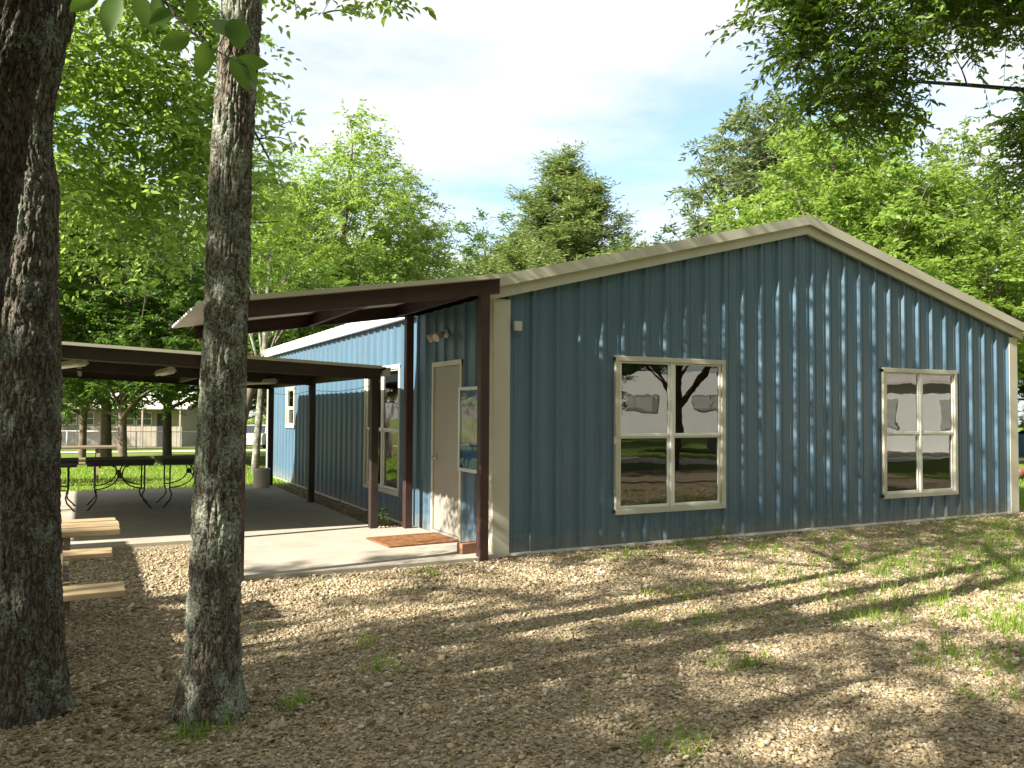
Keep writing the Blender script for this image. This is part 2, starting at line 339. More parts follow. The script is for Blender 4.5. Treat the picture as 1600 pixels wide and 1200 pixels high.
rng = np.random.default_rng(5)
def ragged(poly, step=0.35, amp=0.25, keep=()):
    out = []
    for i in range(len(poly)):
        a, b = np.array(poly[i]), np.array(poly[(i+1) % len(poly)]); d = b-a; n = max(1, int(np.hypot(*d)/step)); nn = np.array([-d[1], d[0]])/np.hypot(*d)
        for k in range(n):
            j = 0 if i in keep or k == 0 else rng.normal()*amp
            out.append(tuple(a+d*k/n+nn*j))
    return out
yp = ragged([(-9.5, -9.8), (14.5, -9.8), (14, -0.9), (9.75, 0.1), (8.9, 9.3), (-0.75, 9.55), (-0.75, 2.3), (-9.5, 2.3)], 0.4, 0.13, (3, 4, 6))
me = bpy.data.meshes.new('gravel_yard'); me.from_pydata([(x, y, 0.004) for x, y in yp], [], [tuple(range(len(yp)))]); me.materials.append(M_gravel)
tag(link('gravel_yard', me), 'brown gravel yard in front of the blue building', kind='structure')

def strip(name, pts, wid, z, m, label):
    V = []; F = []
    for i, p in enumerate(pts):
        a = Vector((*pts[max(i-1, 0)], 0)); b = Vector((*pts[min(i+1, len(pts)-1)], 0)); t = (b-a).normalized(); n = Vector((-t.y, t.x, 0))
        for s in (-1, 1):
            q = Vector((*p, 0))+n*s*wid/2; V.append((q.x, q.y, gz(q.x, q.y)+z))
    F = [(2*i, 2*i+1, 2*i+3, 2*i+2) for i in range(len(pts)-1)]
    return tag(link(name, mesh_np(name, V, F, m)), label, kind='structure')
strip('road', [(x, 39.5-0.28*x) for x in range(-60, 80, 4)], 3.6, 0.03, M_road, 'pale gravel road crossing the lawn far behind the pavilion')
strip('driveway', [(18-8*math.cos(t)*1.0, -16+5*math.sin(t)) for t in np.linspace(-0.6, PI+0.4, 30)], 2.6, 0.012, M_road, 'curved gravel drive in the yard')
strip('path', [(10.5+k*3, 13.5-k*0.9) for k in range(12)], 2.2, 0.02, M_road, 'grey track past the right corner of the building')

SL = 0.045
def slab(name, x0, x1, y0, y1, label):
    mb = MB(); mb.box(x0, x1, y0, y1, -0.12, SL, 0.004); tag(mb.build(name, M_concrete), label, kind='structure')
slab('porch_slab', -2.70, -0.042, -0.20, 2.25, 'sunlit concrete slab under the porch roof')
slab('pavilion_slab', -7.6, -0.545, 2.251, 9.1, 'shaded concrete slab under the low pavilion roof')

# ---------------------------------------------------------------- the blue metal building
W_, D_ = 9.144, 12.19
EAVE, SLOPE = 2.815, 0.2547
def zroof(x): return EAVE+SLOPE*(x if x < W_/2 else W_-x)
bld = empty('metal_building', (W_/2, D_/2, 0)); OFF = Vector((-W_/2, -D_/2, 0))
tag(bld, 'blue ribbed metal building with tan trim and a low gable roof', 'building')
def bpart(mb, name, m, parent=bld):
    o = mb.build(name, m, parent)
    if parent is bld: o.location = OFF
    return o

RIB = 0.3048
def rib_profile(u):
    """depth of the wall sheet at distance u along the wall: a high rib each foot, two low ones between"""
    c = (u % RIB)-RIB/2
    a = abs(c)
    if a < 0.013: return 0.032
    if a < 0.036: return 0.032*(0.036-a)/0.023
    for k in (0.085,):
        b = abs(a-k)
        if b < 0.007: return 0.006
        if b < 0.016: return 0.006*(0.016-b)/0.009
    return 0.0
BREAKS = [0.0]+[RIB/2+s*d for s in (-1, 1) for d in (0.013, 0.036, 0.069, 0.078, 0.092, 0.101)]
def wall_panels(u0, u1, place, top, openings, n_panel=0.9144, z0=0.03):
    k = 0; a = u0
    while a < u1-0.01:
        b = min(u1, a+n_panel)
        us = {a, b}
        m = math.floor(a/RIB)-1
        while m*RIB < b:
            for q in BREAKS:
                if a < m*RIB+q < b: us.add(round(m*RIB+q, 5))
            m += 1
        for (p, q, _, _) in openings:
            for e in (p, q):
                if a < e < b: us.add(e)
        if a < W_/2 < b and top(W_/2) > EAVE+0.1: us.add(W_/2)
        us = sorted(us); mb = MB(); mb2 = MB(); cut = any(p <= a+1e-6 and b-1e-6 <= q for p, q, _, _ in openings); lap = 0.0012 if k % 2 else 0.0
        for i in range(len(us)-1):
            p, q = us[i], us[i+1]
            if q-p < 1e-4: continue
            dp, dq = rib_profile(p+1e-5)+lap, rib_profile(q-1e-5)+lap; mid = (p+q)/2
            segs = [(z0, z0, top(p), top(q))]
            for (o0, o1, b0, b1) in openings:
                if o0 < mid < o1:
                    new = []
                    for (s0, s0b, s1, s1b) in segs:
                        if b0 > s0: new.append((s0, s0b, b0, b0))
                        if b1 < min(s1, s1b): new.append((b1, b1, s1, s1b))
                    segs = new
            for (s0, s0b, s1, s1b) in segs:
                (mb2 if cut and s0 > z0+.5 else mb).add([place(p, dp, s0), place(q, dq, s0b), place(q, dq, s1b), place(p, dp, s1)], [(0, 1, 2, 3)])
        bpart(mb, 'wall_panel', M_blue)
        if mb2.f: bpart(mb2, 'wall_panel', M_blue)
        a = b; k += 1
WIN1 = (1.548, 3.178, 0.378, 2.197); WIN2 = (6.09, 7.689, 0.366, 2.19); WIN3 = (2.92, 4.52, 0.375, 2.19); WIN4 = (9.38, 10.17, 1.18, 2.02)
DOOR = (0.79, 1.70, 0.03, 2.15)
wall_panels(0.0, W_, lambda u, d, z: (u, -d, z), zroof, [WIN1, WIN2])
wall_panels(0.0, D_, lambda u, d, z: (-d, u, z), lambda u: EAVE, [WIN3, WIN4, DOOR])
mb = MB(); mb.add([(W_, 0, 0), (W_, D_, 0), (W_, D_, EAVE), (W_, 0, EAVE)], [(0, 1, 2, 3)]); bpart(mb, 'end_wall', M_blue)
mb = MB(); mb.add([(W_, D_, 0), (0, D_, 0), (0, D_, EAVE), (W_/2, D_, zroof(W_/2)), (W_, D_, EAVE)], [(0, 1, 2, 3, 4)]); bpart(mb, 'end_wall', M_blue)
mb = MB(); mb.add([(0.01, 0.01, 0.05), (W_-.01, 0.01, 0.05), (W_-.01, D_-.01, 0.05), (0.01, D_-.01, 0.05)], [(0, 1, 2, 3)]); bpart(mb, 'floor', M_floor)
# interior liner: keeps the rooms behind the glass dark, with a partition near each window
mb = MB(); mb.box(3.0, 3.12, 1.2, 8, 0.05, 2.9); mb.box(0.3, W_-.3, 5.2, 5.3, 0.05, 2.9); bpart(mb, 'partition', M_siding)
# screw heads in rows along the girts
mb = MB()
def screw(x, y, z, ax):
    r = 0.0065
    vs = [((x+r*math.cos(k*PI/3), y, z+r*math.sin(k*PI/3)) if ax == 'y' else (x, y+r*math.cos(k*PI/3), z+r*math.sin(k*PI/3))) for k in range(6)]
    tip = (x, y-.006, z) if ax == 'y' else (x-.006, y, z)
    mb.add(vs+[tip], [(k, (k+1) % 6, 6) for k in range(6)])
def in_op(u, z, ops): return any(o[0]-.03 < u < o[1]+.03 and o[2]-.03 < z < o[3]+.03 for o in ops)
for k in range(30):
    for du in (.06, .245):
        u = k*RIB+du
        for z in (.10, .95, 1.75, 2.55, 3.2):
            if z < zroof(u)-.12 and not in_op(u, z, [WIN1, WIN2]): screw(u, -.0005-rib_profile(u), z, 'y')
for k in range(40):
    u = k*RIB+.06
    for z in (.10, .95, 1.75, 2.55):
        if u < D_ and not in_op(u, z, [WIN3, WIN4, DOOR]): screw(-.0005-rib_profile(u), u, z, 'x')
sc_ = bpart(mb, 'screw_heads', mat('painted_screw', (0.12, 0.19, 0.24), 0.4, 0.05, 5)); sc_['kind'] = 'stuff'
# roof, two ribbed slopes
def roof_slope(xa, xb):
    mb = MB(); n = int((D_+0.24)/0.3048)
    za, zb = zroof(min(max(xa, 0), W_)) + (SLOPE*xa if xa < 0 else 0) + (-SLOPE*(xa-W_) if xa > W_ else 0), zroof(W_/2)
    prof = []; y = -0.1
    while y < D_+0.12:
        prof += [(y, 0.0), (y+0.11, 0.0), (y+0.135, 0.03), (y+0.165, 0.03), (y+0.19, 0.0)]; y += 0.3048
    vs = [(xa, p, za+0.165+h) for p, h in prof]+[(xb, p, zb+0.165+h) for p, h in prof]; m = len(prof)
    mb.add(vs, [(i, i+1, m+i+1, m+i) for i in range(m-1)])
    return mb
bpart(roof_slope(-0.09, W_/2), 'roof', M_roofw); bpart(roof_slope(W_+0.09, W_/2), 'roof', M_roofw)
# rake trim: a stepped fascia following the gable
def rake(y0, y1, s):
    for side in (0, 1):
        mb = MB()
        def X(x): return x if side == 0 else W_-x
        for (o, b0, b1, yo) in ((-0.12, -0.045, 0.075, 0.0), (-0.14, 0.075, 0.20, 0.05)):
            for_poly = []
            xa, xb = o, W_/2
            A = EAVE+SLOPE*xa; B = EAVE+SLOPE*xb
            ya, yb = (y0-yo, y1) if s < 0 else (y0, y1+yo)
            vs = [(X(x), y, z) for y in (ya, yb) for (x, z) in ((xa, A+b0), (xb, B+b0), (xb, B+b1), (xa, A+b1))]
            fs = [(0, 1, 2, 3), (7, 6, 5, 4), (0, 4, 5, 1), (3, 2, 6, 7), (0, 3, 7, 4), (1, 5, 6, 2)]
            mb.add(vs, fs)
        bpart(mb, 'rake_trim', M_tan)
rake(-0.085, -0.034, -1); rake(D_+0.002, D_+0.06, 1)
# eave trim / gutter along both long sides
mb = MB(); mb.box(-0.11, -0.034, 2.3, D_+0.05, EAVE-0.02, EAVE+0.135, 0.008); bpart(mb, 'gutter', M_white)
mb = MB(); mb.box(W_+0.002, W_+0.11, -0.03, D_+0.05, EAVE-0.02, EAVE+0.135, 0.008); bpart(mb, 'gutter', M_tan)
# corner trims, each an L folded round the corner
for (cx, cy_, sx, sy) in ((0, 0, -1, -1), (W_, 0, 1, -1), (0, D_, -1, 1), (W_, D_, 1, 1)):
    mb = MB(); t = 0.045; wd = 0.16
    xa, xb = sorted((cx+sx*t, cx-sx*wd)); ya, yb = sorted((cy_+sy*0.034, cy_+sy*t)); mb.box(xa, xb, ya, yb, 0.02, EAVE-0.05, 0.003)
    xa, xb = sorted((cx+sx*0.034, cx+sx*(t+.001))); ya, yb = sorted((cy_+sy*0.033, cy_-sy*0.11)); mb.box(xa, xb, ya, yb, 0.02, EAVE-0.05)
    bpart(mb, 'corner_trim', M_tan)
# base strip: pale drip edge under the sheets
mb = MB(); mb.box(0.0, W_, -0.040, -0.004, -0.03, 0.028); mb.box(-0.040, -0.004, 0.0, D_, -0.03, 0.028); bpart(mb, 'base_trim', M_roofw)

def bulged_pane(place, u0, u1, z0, z1, dep, amp, ph):
    n = 14; V = []; 
    for j in range(n+1):
        for i in range(n+1):
            a, b = i/n, j/n; d = amp*math.sin(PI*a)*math.sin(PI*b)*(1+0.45*math.sin(3.1*a*2+ph)*math.cos(2.3*b*2+ph*1.7))
            V.append(place(u0+(u1-u0)*a, dep+d, z0+(z1-z0)*b))
    F = [(j*(n+1)+i, j*(n+1)+i+1, (j+1)*(n+1)+i+1, (j+1)*(n+1)+i) for j in range(n) for i in range(n)]
    if place(0, 1, 0)[0] != 0: F = [f[::-1] for f in F]
    return mesh_np('pane', V, F, M_glass, True)

def window(op, axis, ph, double=True):
    u0, u1, z0, z1 = op
    pl = (lambda u, d, z: (u, -d, z)) if axis == 'y' else (lambda u, d, z: (-d, u, z))
    def bx(mb, a, b, c, d, e, f, bev=0.004):   # u0 u1, depth0 depth1, z0 z1
        if axis == 'y': mb.box(a, b, -d, -c, e, f, bev)
        else: mb.box(-d, -c, a, b, e, f, bev)
    t = 0.05
    mb = MB()
    bx(mb, u0-.012, u0+t, -0.03, 0.048, z0, z1); bx(mb, u1-t, u1+.012, -0.03, 0.048, z0, z1)
    bx(mb, u0-.012, u1+.012, -0.03, 0.050, z1-t+.001, z1+.012); bx(mb, u0-.012, u1+.012, -0.03, 0.050, z0-.012, z0+t-.001)
    wdw = bpart(mb, 'window', M_tan)
    mid = (u0+u1)/2; zm = (z0+z1)/2
    units = [(u0+t, mid-0.022), (mid+0.022, u1-t)] if double else [(u0+t, u1-t)]
    if double:
        mb = MB(); bx(mb, mid-.022, mid+.022, -0.02, 0.034, z0+t, z1-t); mb.build('mullion', M_white, wdw)
    for i, (a, b) in enumerate(units):
        s = 0.035; mb = MB()
        # upper sash sits proud, lower sash is set back
        for (e, f, d0, d1) in ((zm-0.02, z1-t, 0.0, 0.026), (z0+t, zm-0.021, -0.02, 0.010)):
            bx(mb, a, a+s, d0, d1, e+s, f-s*0.6); bx(mb, b-s, b, d0, d1, e+s, f-s*0.6)
            bx(mb, a, b, d0, d1+.001, e, e+s); bx(mb, a, b, d0, d1+.001, f-s*0.6, f)
        mb.build('sash', M_white, wdw)
        amp = 0.0009 if op is not WIN4 else 0.0005
        link('pane', bulged_pane(pl, a+s, b-s, zm+0.015, z1-t-s*.6, 0.012, -amp, ph+i*2), wdw)
        link('pane', bulged_pane(pl, a+s, b-s, z0+t+s, zm-.021-s*.6, -0.006, -amp*0.6, ph+i*2+1), wdw)
    return wdw
window(WIN1, 'y', 0.4); window(WIN2, 'y', 2.2); window(WIN3, 'x', 1.1); window(WIN4, 'x', 3.0, False)

# door in the long wall
mb = MB(); a, b, c, d = DOOR; t = 0.05
mb.box(-0.05, 0.05, a-.005, a+t, c, d); mb.box(-0.05, 0.05, b-t, b+.005, c, d); mb.box(-0.051, 0.05, a-.005, b+.005, d-t, d+.008)
bpart(mb, 'door_frame', M_tan)
mb = MB(); mb.box(-0.028, 0.012, a+t+.003, b-t-.003, c+0.06, d-t-.003, 0.003); door = bpart(mb, 'door', M_door)
mb = MB(); mb.tube([(-0.03, b-0.115, 0.98), (-0.038, b-0.115, 0.98)], 0.033, 14); mb.tube([(-0.035, b-0.115, 0.98), (-0.085, b-0.115, 0.98)], 0.011, 8)
mb.tube([(-0.082, b-0.115, 0.98), (-0.082, b-0.215, 0.975)], 0.010, 8); mb.build('handle', M_chrome, door)
mb = MB(); mb.box(-0.05, 0.03, a+t, b-t, 0.03, 0.085); bpart(mb, 'threshold', M_alu)

# fixtures on the walls
fl = empty('security_light', (-0.03, 1.32, 2.5)); tag(fl, 'twin flood lamp on the wall above the taupe door', 'lamp')
mb = MB(); mb.lathe([(0.0, -0.03), (0.055, -0.03), (0.055, 0.0), (0.0, 0.0)], 0, 0, 16)
bo = mb.build('mount', M_plastic, fl); bo.rotation_euler = (0, -PI/2, 0)
for s in (-1, 1):
    mb = MB(); mb.tube([(-0.02, s*0.02, 0), (-0.07, s*0.07, -0.01)], 0.012, 8)
    mb.tube([(-0.06, s*0.06, 0.0), (-0.10, s*0.085, -0.03), (-0.17, s*0.12, -0.07), (-0.175, s*0.122, -0.073)], [0.022, 0.04, 0.056, 0.05], 12); mb.build('lamp_head', M_plastic, fl)
sb = MB(); sb.box(0.19, 0.285, -0.085, -0.033, 2.43, 2.535, 0.006); o = sb.build('junction_box', M_plastic); tag(o, 'small pale box fixed high on the blue gable wall', 'box')
bb = empty('notice_board', (-0.036, 0.42, 1.35)); tag(bb, 'glazed notice board in an aluminium frame beside the door', 'notice board')
mb = MB(); mb.box(-0.03, 0.0, -0.33, 0.33, -0.46, 0.46); mb.build('backing', M_bluep, bb)
mb = MB()
for (y0, y1, z0, z1) in ((-.35, -.31, -.48, .48), (.31, .35, -.48, .48), (-.31, .31, .44, .48), (-.31, .31, -.48, -.44)): mb.box(-0.06, 0.0, y0, y1, z0, z1, 0.004)
mb.build('frame', M_alu, bb)
M_paper = mat('notice_paper', (0.52, 0.50, 0.46), 0.8, 0.22, 9, dirt=((0.30, 0.32, 0.30), 26, 0.60)); M_paperg = mat('map_green', (0.30, 0.36, 0.22), 0.8, 0.3, 14)
mb = MB(); mb.box(-0.034, -0.031, -0.30, 0.30, -0.17, 0.26); mb.build('notice', M_paper, bb)
mb = MB(); mb.add([(-0.033, -0.30, 0.265), (-0.033, 0.30, 0.265), (-0.033, 0.30, 0.40), (-0.033, 0.05, 0.36), (-0.033, -0.30, 0.30)], [(0, 1, 2, 3, 4)]); mb.build('map_sheet', M_paperg, bb)
mb = MB(); mb.add([(-0.052, -.31, -.44), (-0.052, .31, -.44), (-0.052, .31, .44), (-0.052, -.31, .44)], [(3, 2, 1, 0)]); mb.build('glass_pane', glass_mat('board_glass', (0.9, 0.9, 0.9), 1.4), bb)

# ---------------------------------------------------------------- porch roof over the door
po = empty('porch_roof', (-1.4, 0.9, 0)); tag(po, 'red-brown steel porch with a sloping ribbed roof over the door', 'porch')
PO = Vector((1.4, -0.9, 0))
def ppart(mb, name, m):
    o = mb.build(name, m, po); o.location = PO; return o
PS = 0.157
def pz(x): return 2.955+PS*(x+0.06)          # top of the steel
for (x, y, zb) in ((-0.22, -0.17, 0.0), (-2.672, -0.19, 0.0), (-0.20, 2.13, SL), (-2.672, 2.17, SL)):
    mb = MB(); mb.box(x-.05, x+.05, y-.05, y+.05, zb, pz(x)-0.152, 0.006); ppart(mb, 'post', M_steel)
def sloped(mb, x0, x1, y0, y1, top, h):
    z0, z1 = pz(x0)+top, pz(x1)+top
    vs = [(x, y, z-k) for y in (y0, y1) for (x, z, k) in ((x0, z0, h), (x1, z1, h), (x1, z1, 0), (x0, z0, 0))]
    mb.add(vs, [(0, 1, 2, 3), (7, 6, 5, 4), (0, 4, 5, 1), (3, 2, 6, 7), (0, 3, 7, 4), (1, 5, 6, 2)])
for y in (-0.2, 2.22):                        # C-section beams: web and two flanges
    s = 1 if y < 0 else -1
    mb = MB(); sloped(mb, -2.80, -0.05, min(y, y+s*.006), max(y, y+s*.006), 0, 0.155)
    sloped(mb, -2.80, -0.05, min(y+s*.006, y+s*.065), max(y+s*.006, y+s*.065), -0.002, 0.006); sloped(mb, -2.80, -0.05, min(y+s*.006, y+s*.065), max(y+s*.006, y+s*.065), -0.148, 0.006)
    ppart(mb, 'beam', M_steel)
for x in (-2.62, -1.45, -0.33):
    mb = MB(); z = pz(x)-0.012; mb.box(x-.004, x+.002, -0.19, 2.21, z-.135, z); mb.box(x-.055, x-.004, -0.19, 2.21, z-.141, z-.135); mb.box(x-.055, x-.004, -0.19, 2.21, z-.006, z); ppart(mb, 'purlin', M_steel)
prof = []; y = -0.30
while y < 2.22:
    prof += [(y, 0), (y+.085, 0), (y+.11, .028), (y+.135, .028), (y+.16, 0)]; y += 0.2
def ribbed(prof, x0, x1, zf, th=0.0):
    mb = MB(); m = len(prof)
    vs = [(x0, p, zf(x0)+h) for p, h in prof]+[(x1, p, zf(x1)+h) for p, h in prof]; mb.add(vs, [(i, i+1, m+i+1, m+i) for i in range(m-1)])
    vs = [(x, p, z-0.003) for (x, p, z) in vs]; mb.add(vs, [(m+i, m+i+1, i+1, i) for i in range(m-1)])
    return mb
ppart(ribbed(prof, -3.05, -0.045, lambda x: pz(x)+0.004), 'roof_sheet', M_roofw)
mb = MB(); sloped(mb, -3.0, -0.05, -0.305, -0.206, 0.042, 0.045); ppart(mb, 'roof_edge_trim', M_tan)

# ---------------------------------------------------------------- low open pavilion
pv = empty('open_pavilion', (-4.1, 5.4, 0)); tag(pv, 'low flat-roofed steel pavilion over the picnic tables', 'pavilion')
PVO = Vector((4.1, -5.4, 0))
def vpart(mb, name, m):
    o = mb.build(name, m, pv); o.location = PVO; return o
def vz(x): return 2.10-0.043*(x+0.62)
X0, X1 = -7.5, -0.54
for x in (-0.60, -7.42):
    for y in (2.31, 5.59, 8.93):
        mb = MB(); mb.box(x-.05, x+.05, y-.05, y+.05, SL if y > 2 else 0, vz(x)-0.13, 0.005); vpart(mb, 'post', M_darksteel)
def slopedv(mb, x0, x1, y0, y1, top, h):
    z0, z1 = vz(x0)+top, vz(x1)+top
    vs = [(x, y, z-k) for y in (y0, y1) for (x, z, k) in ((x0, z0, h), (x1, z1, h), (x1, z1, 0), (x0, z0, 0))]
    mb.add(vs, [(0, 1, 2, 3), (7, 6, 5, 4), (0, 4, 5, 1), (3, 2, 6, 7), (0, 3, 7, 4), (1, 5, 6, 2)])
for y in (2.25, 5.59, 8.97):
    s = 1 if y < 8 else -1
    mb = MB(); slopedv(mb, X0, X1, min(y, y+s*.006), max(y, y+s*.006), 0, 0.145); slopedv(mb, X0, X1, min(y+s*.006, y+s*.06), max(y+s*.006, y+s*.06), -0.138, 0.006); slopedv(mb, X0, X1, min(y+s*.006, y+s*.06), max(y+s*.006, y+s*.06), -.002, .006)
    vpart(mb, 'beam', M_darksteel)
for x in (-0.58, -2.3, -4.0, -5.7, -7.4):
    mb = MB(); z = vz(x); mb.box(x-.03, x+.03, 2.32, 8.90, z-.115, z-.012); vpart(mb, 'purlin', M_darksteel)
prof = []; y = 2.19
while y < 9.0:
    prof += [(y, 0), (y+.11, 0), (y+.135, .024), (y+.165, .024), (y+.19, 0)]; y += 0.25
vpart(ribbed(prof, X0-.08, X1+.10, lambda x: vz(x)+0.004), 'roof_sheet', mat('brown_roof_sheet', (0.10, 0.075, 0.06), 0.5, 0.1, 3))
mb = MB(); slopedv(mb, X0-.08, X1, 2.185, 2.245, 0.032, 0.035); vpart(mb, 'roof_edge_trim', M_tan)
mb = MB(); mb.prism([(X1+.03, 2.07), (X1+.12, 2.115), (X1+.12, 2.0), (X1+.03, 2.02)], 'y', 2.2, 9.0); vpart(mb, 'gutter', M_tan)

# lamps and cable under the pavilion
def shop_light(x, y, rz, label):
    t = empty('ceiling_lamp', (x, y, vz(x)-0.15), rz); tag(t, label, 'lamp', 'strip lamps under the pavilion roof')
    mb = MB(); mb.prism([(-.07, 0), (.07, 0), (.03, .06), (-.03, .06)], 'y', -.62, .62); mb.build('housing', M_plastic, t)
    for s in (-1, 1):
        mb = MB(); mb.tube([(s*.035, -.58, -.012), (s*.035, .58, -.012)], .013, 8); mb.build('lamp_tube', M_white, t)
shop_light(-2.95, 4.3, 0.05, 'strip lamp under the pavilion roof left of the front tree trunk'); shop_light(-4.1, 3.9, 0.25, 'strip lamp under the pavilion roof beside the large left trunk'); shop_light(-1.45, 5.9, 0.3, 'strip lamp under the pavilion roof right of the front tree trunk')
mb = MB(); pts = [(-0.60, 2.4+k*0.64, 1.88-0.05*math.sin(PI*((k % 5)/5))) for k in range(11)]; mb.tube(pts, 0.004, 5); tag(mb.build('cable', M_black), 'thin black cable strung between the pavilion posts', 'cable')

# a second low roof beyond the left edge of the picture: its straight shadow falls across the gravel by the slab
os_ = empty('open_shed', (-8.8, -1.2, 0)); tag(os_, 'low open shed roof left of the yard, its straight shadow lying by the slab', 'shed')
mb = MB(); mb.box(-1.9, 1.9, -3.2, 3.2, 2.22, 2.30); mb.build('roof', M_roofw, os_)
for x in (-1.8, 1.8):
    for y in (-3.1, 0, 3.1):
        mb = MB(); mb.box(x-.05, x+.05, y-.05, y+.05, 0, 2.22); mb.build('post', M_darksteel, os_)
# ---------------------------------------------------------------- tables, planter, mat and other small things
def patio_table(x, y, rz, sz, label, sy_=.56):
    t = empty('patio_table', (x, y, SL), rz); tag(t, label, 'table', 'black metal tables under the pavilion')
    mb = MB(); h = 0.74; mb.box(-sz, sz, -sy_, sy_, h-0.05, h, 0.012); mb.box(-sz+.02, sz-.02, -sy_+.02, sy_-.02, h-.085, h-.052); mb.build('table_top', M_black, t)
    a, b = sz*0.72, sy_-.2
    for sx in (-1, 1):
        for sy in (-1, 1):
            mb = MB()
            prof = [(0, h-.08), (0, 0.34), (0.0, 0.27), (-0.03, 0.2), (-0.01, 0.12), (0.06, 0.04), (0.09, 0.0)]
            mb.tube([(sx*(a+d), sy*(b+d*.6), z) for d, z in prof], 0.012, 6); mb.tube([(sx*(a+.09), sy*(b+.054), 0.012), (sx*(a+.09), sy*(b+.054), 0.0)], 0.022, 8)
            mb.build('leg', M_black, t)
    for sx in (-1, 1):       # the curved braces that meet in a ring under the top
        for sy in (-1, 1):
            mb = MB(); pts = []
            for k in range(9):
                q = k/8*PI/2; pts.append((sx*(a-(a-.03)*math.sin(q)), sy*b, 0.30+0.20*(1-math.cos(q))))
            pts += [(sx*.03, sy*b, 0.55), (sx*0.06, sy*b, 0.62), (sx*0.14, sy*b, 0.66)]; mb.tube(pts, 0.010, 6); mb.build('brace', M_black, t)
    for sy in (-1, 1):
        mb = MB(); mb.tube([(0, sy*b-.03, 0.5), (0, sy*b+.03, 0.5)], 0.042, 10); mb.build('ring', M_black, t)
patio_table(-3.42, 6.22, 0.0, 0.47, 'black metal table with curved legs in front of the far picnic table')
patio_table(-2.36, 6.2, 0.03, 0.52, 'black metal table half hidden behind the lichen covered front trunk')
patio_table(-4.45, 6.15, 0.0, 0.47, 'black metal table half hidden behind the large left trunk')

def picnic_table(x, y, z, rz, ln, m, label, legm, r=0):
    t = empty('picnic_table', (x, y, z), rz); tag(t, label, 'picnic table')
    def plank(y0, y1, z0, z1, xa=0.0):
        mb = MB(); mb.box(-ln/2+xa, ln/2+xa, y0, y1, z0, z1, 0.003); mb.build('plank', m, t)
    n = 4; wd = 0.148
    for k in range(n): plank(-.312+k*.158, -.312+k*.158+wd-.006*(k % 2), 0.715, 0.755+.006*(k % 2), 0.006*((k*7) % 3-1))
    for s in (-1, 1):
        for k in range(2): plank(min(s*(.60+k*.152), s*(.60+k*.152+.14)), max(s*(.60+k*.152), s*(.60+k*.152+.14)), 0.42, 0.458, 0.008*(k-0.5)*s)
    for sx in (-1, 1):
        xx = sx*(ln/2-.32)
        mb = MB(); mb.box(xx-.02, xx+.02, -.75, .75, 0.335, 0.419); mb.build('crossbar', legm, t)
        mb = MB(); mb.box(xx-.02, xx+.02, -.29, .29, 0.63, 0.714); mb.build('crossbar', legm, t)
        for s in (-1, 1):
            mb = MB(); v = [(xx+dx, yy+dy, zz) for zz, yy in ((0, s*.62), (0.70, s*.2)) for dx in (-.06, -.022) for dy in (-.045, .045)]
            mb.add(v, [(0, 1, 3, 2), (4, 6, 7, 5), (0, 4, 5, 1), (2, 3, 7, 6), (0, 2, 6, 4), (1, 5, 7, 3)]); mb.build('leg', legm, t)
picnic_table(-4.70, -1.55, 0.0, 0.02, 2.0, M_wood, 'wooden picnic table with pale planks behind the large left trunk', M_oldwood)
picnic_table(-4.45, 11.6, -0.0, 0.02, 2.3, M_oldwood, 'weathered picnic table standing on the grass behind the pavilion', M_oldwood)

pl = empty('planter', (-0.83, 8.55, SL)); tag(pl, 'cream cylindrical planter at the far edge of the pavilion slab', 'planter')
mb = MB(); mb.lathe([(0.0, 0.0), (0.14, 0.0), (0.155, 0.02), (0.155, 0.33), (0.165, 0.335), (0.165, 0.37), (0.14, 0.372), (0.138, 0.33)], 0, 0, 28); mb.build('pot', M_planter, pl)
mb = MB(); mb.lathe([(0.139, 0.33), (0.0, 0.34)], 0, 0, 28); mb.build('soil', M_oldwood, pl)

M_mat = mat('coir_mat', (0.21, 0.10, 0.045), 0.95, 0.3, 14, spec=0.1, bump=0.9, bscale=240, dirt=((0.28, 0.16, 0.075), 5, 0.55))
me_ = MB(); me_.box(-0.45, 0.45, -0.36, 0.36, 0, 0.02, 0.006); o = me_.build('doormat', M_mat); o.location = (-0.49, 1.13, SL+.001); o.rotation_euler = (0, 0, 0.06)
tag(o, 'brown coir doormat on the slab in front of the door', 'doormat')
mb = MB(); mb.box(-.15, .15, -.055, .055, 0, .11, 0.006); o = mb.build('wood_block', M_woodblock); o.location = (-0.22, 0.10, SL+.001); o.rotation_euler = (0, 0, 0.12); tag(o, 'short brown timber block on the slab beside the corner post', 'wood block')

# leafy plants
def leaf_shape(mb, base, d, nrm, ln, wd, bend=0.15, n=5):
    """one broad leaf: a blade of n rows, folded along its midrib and arched"""
    d = Vector(d).normalized(); nrm = Vector(nrm); nrm = (nrm-d*nrm.dot(d)).normalized(); s = d.cross(nrm); base = Vector(base)
    vs = []; 
    for i in range(n+1):
        t = i/n; wv = wd/2*math.sin(PI*min(1, t*0.93+0.05))**0.8*(1-0.35*t) if i < n else 0.0
        c = base+d*ln*t-nrm*bend*ln*t*t
        vs += [c+s*wv+nrm*wv*0.25, c, c-s*wv+nrm*wv*0.25]
    fs = []
    for i in range(n): fs += [(3*i, 3*i+1, 3*i+4, 3*i+3), (3*i+1, 3*i+2, 3*i+5, 3*i+4)]
    mb.add(vs, fs, True)
pt = empty('leafy_plant', (-0.40, 2.62, 0.0)); tag(pt, 'small broad leaved plant at the foot of the pavilion corner post', 'plant')
mb = MB(); mb.tube([(0, 0, 0), (.02, 0, .12), (0.0, .02, .24)], [.009, .007, .004], 6); mb.build('stem', M_leaf, pt)
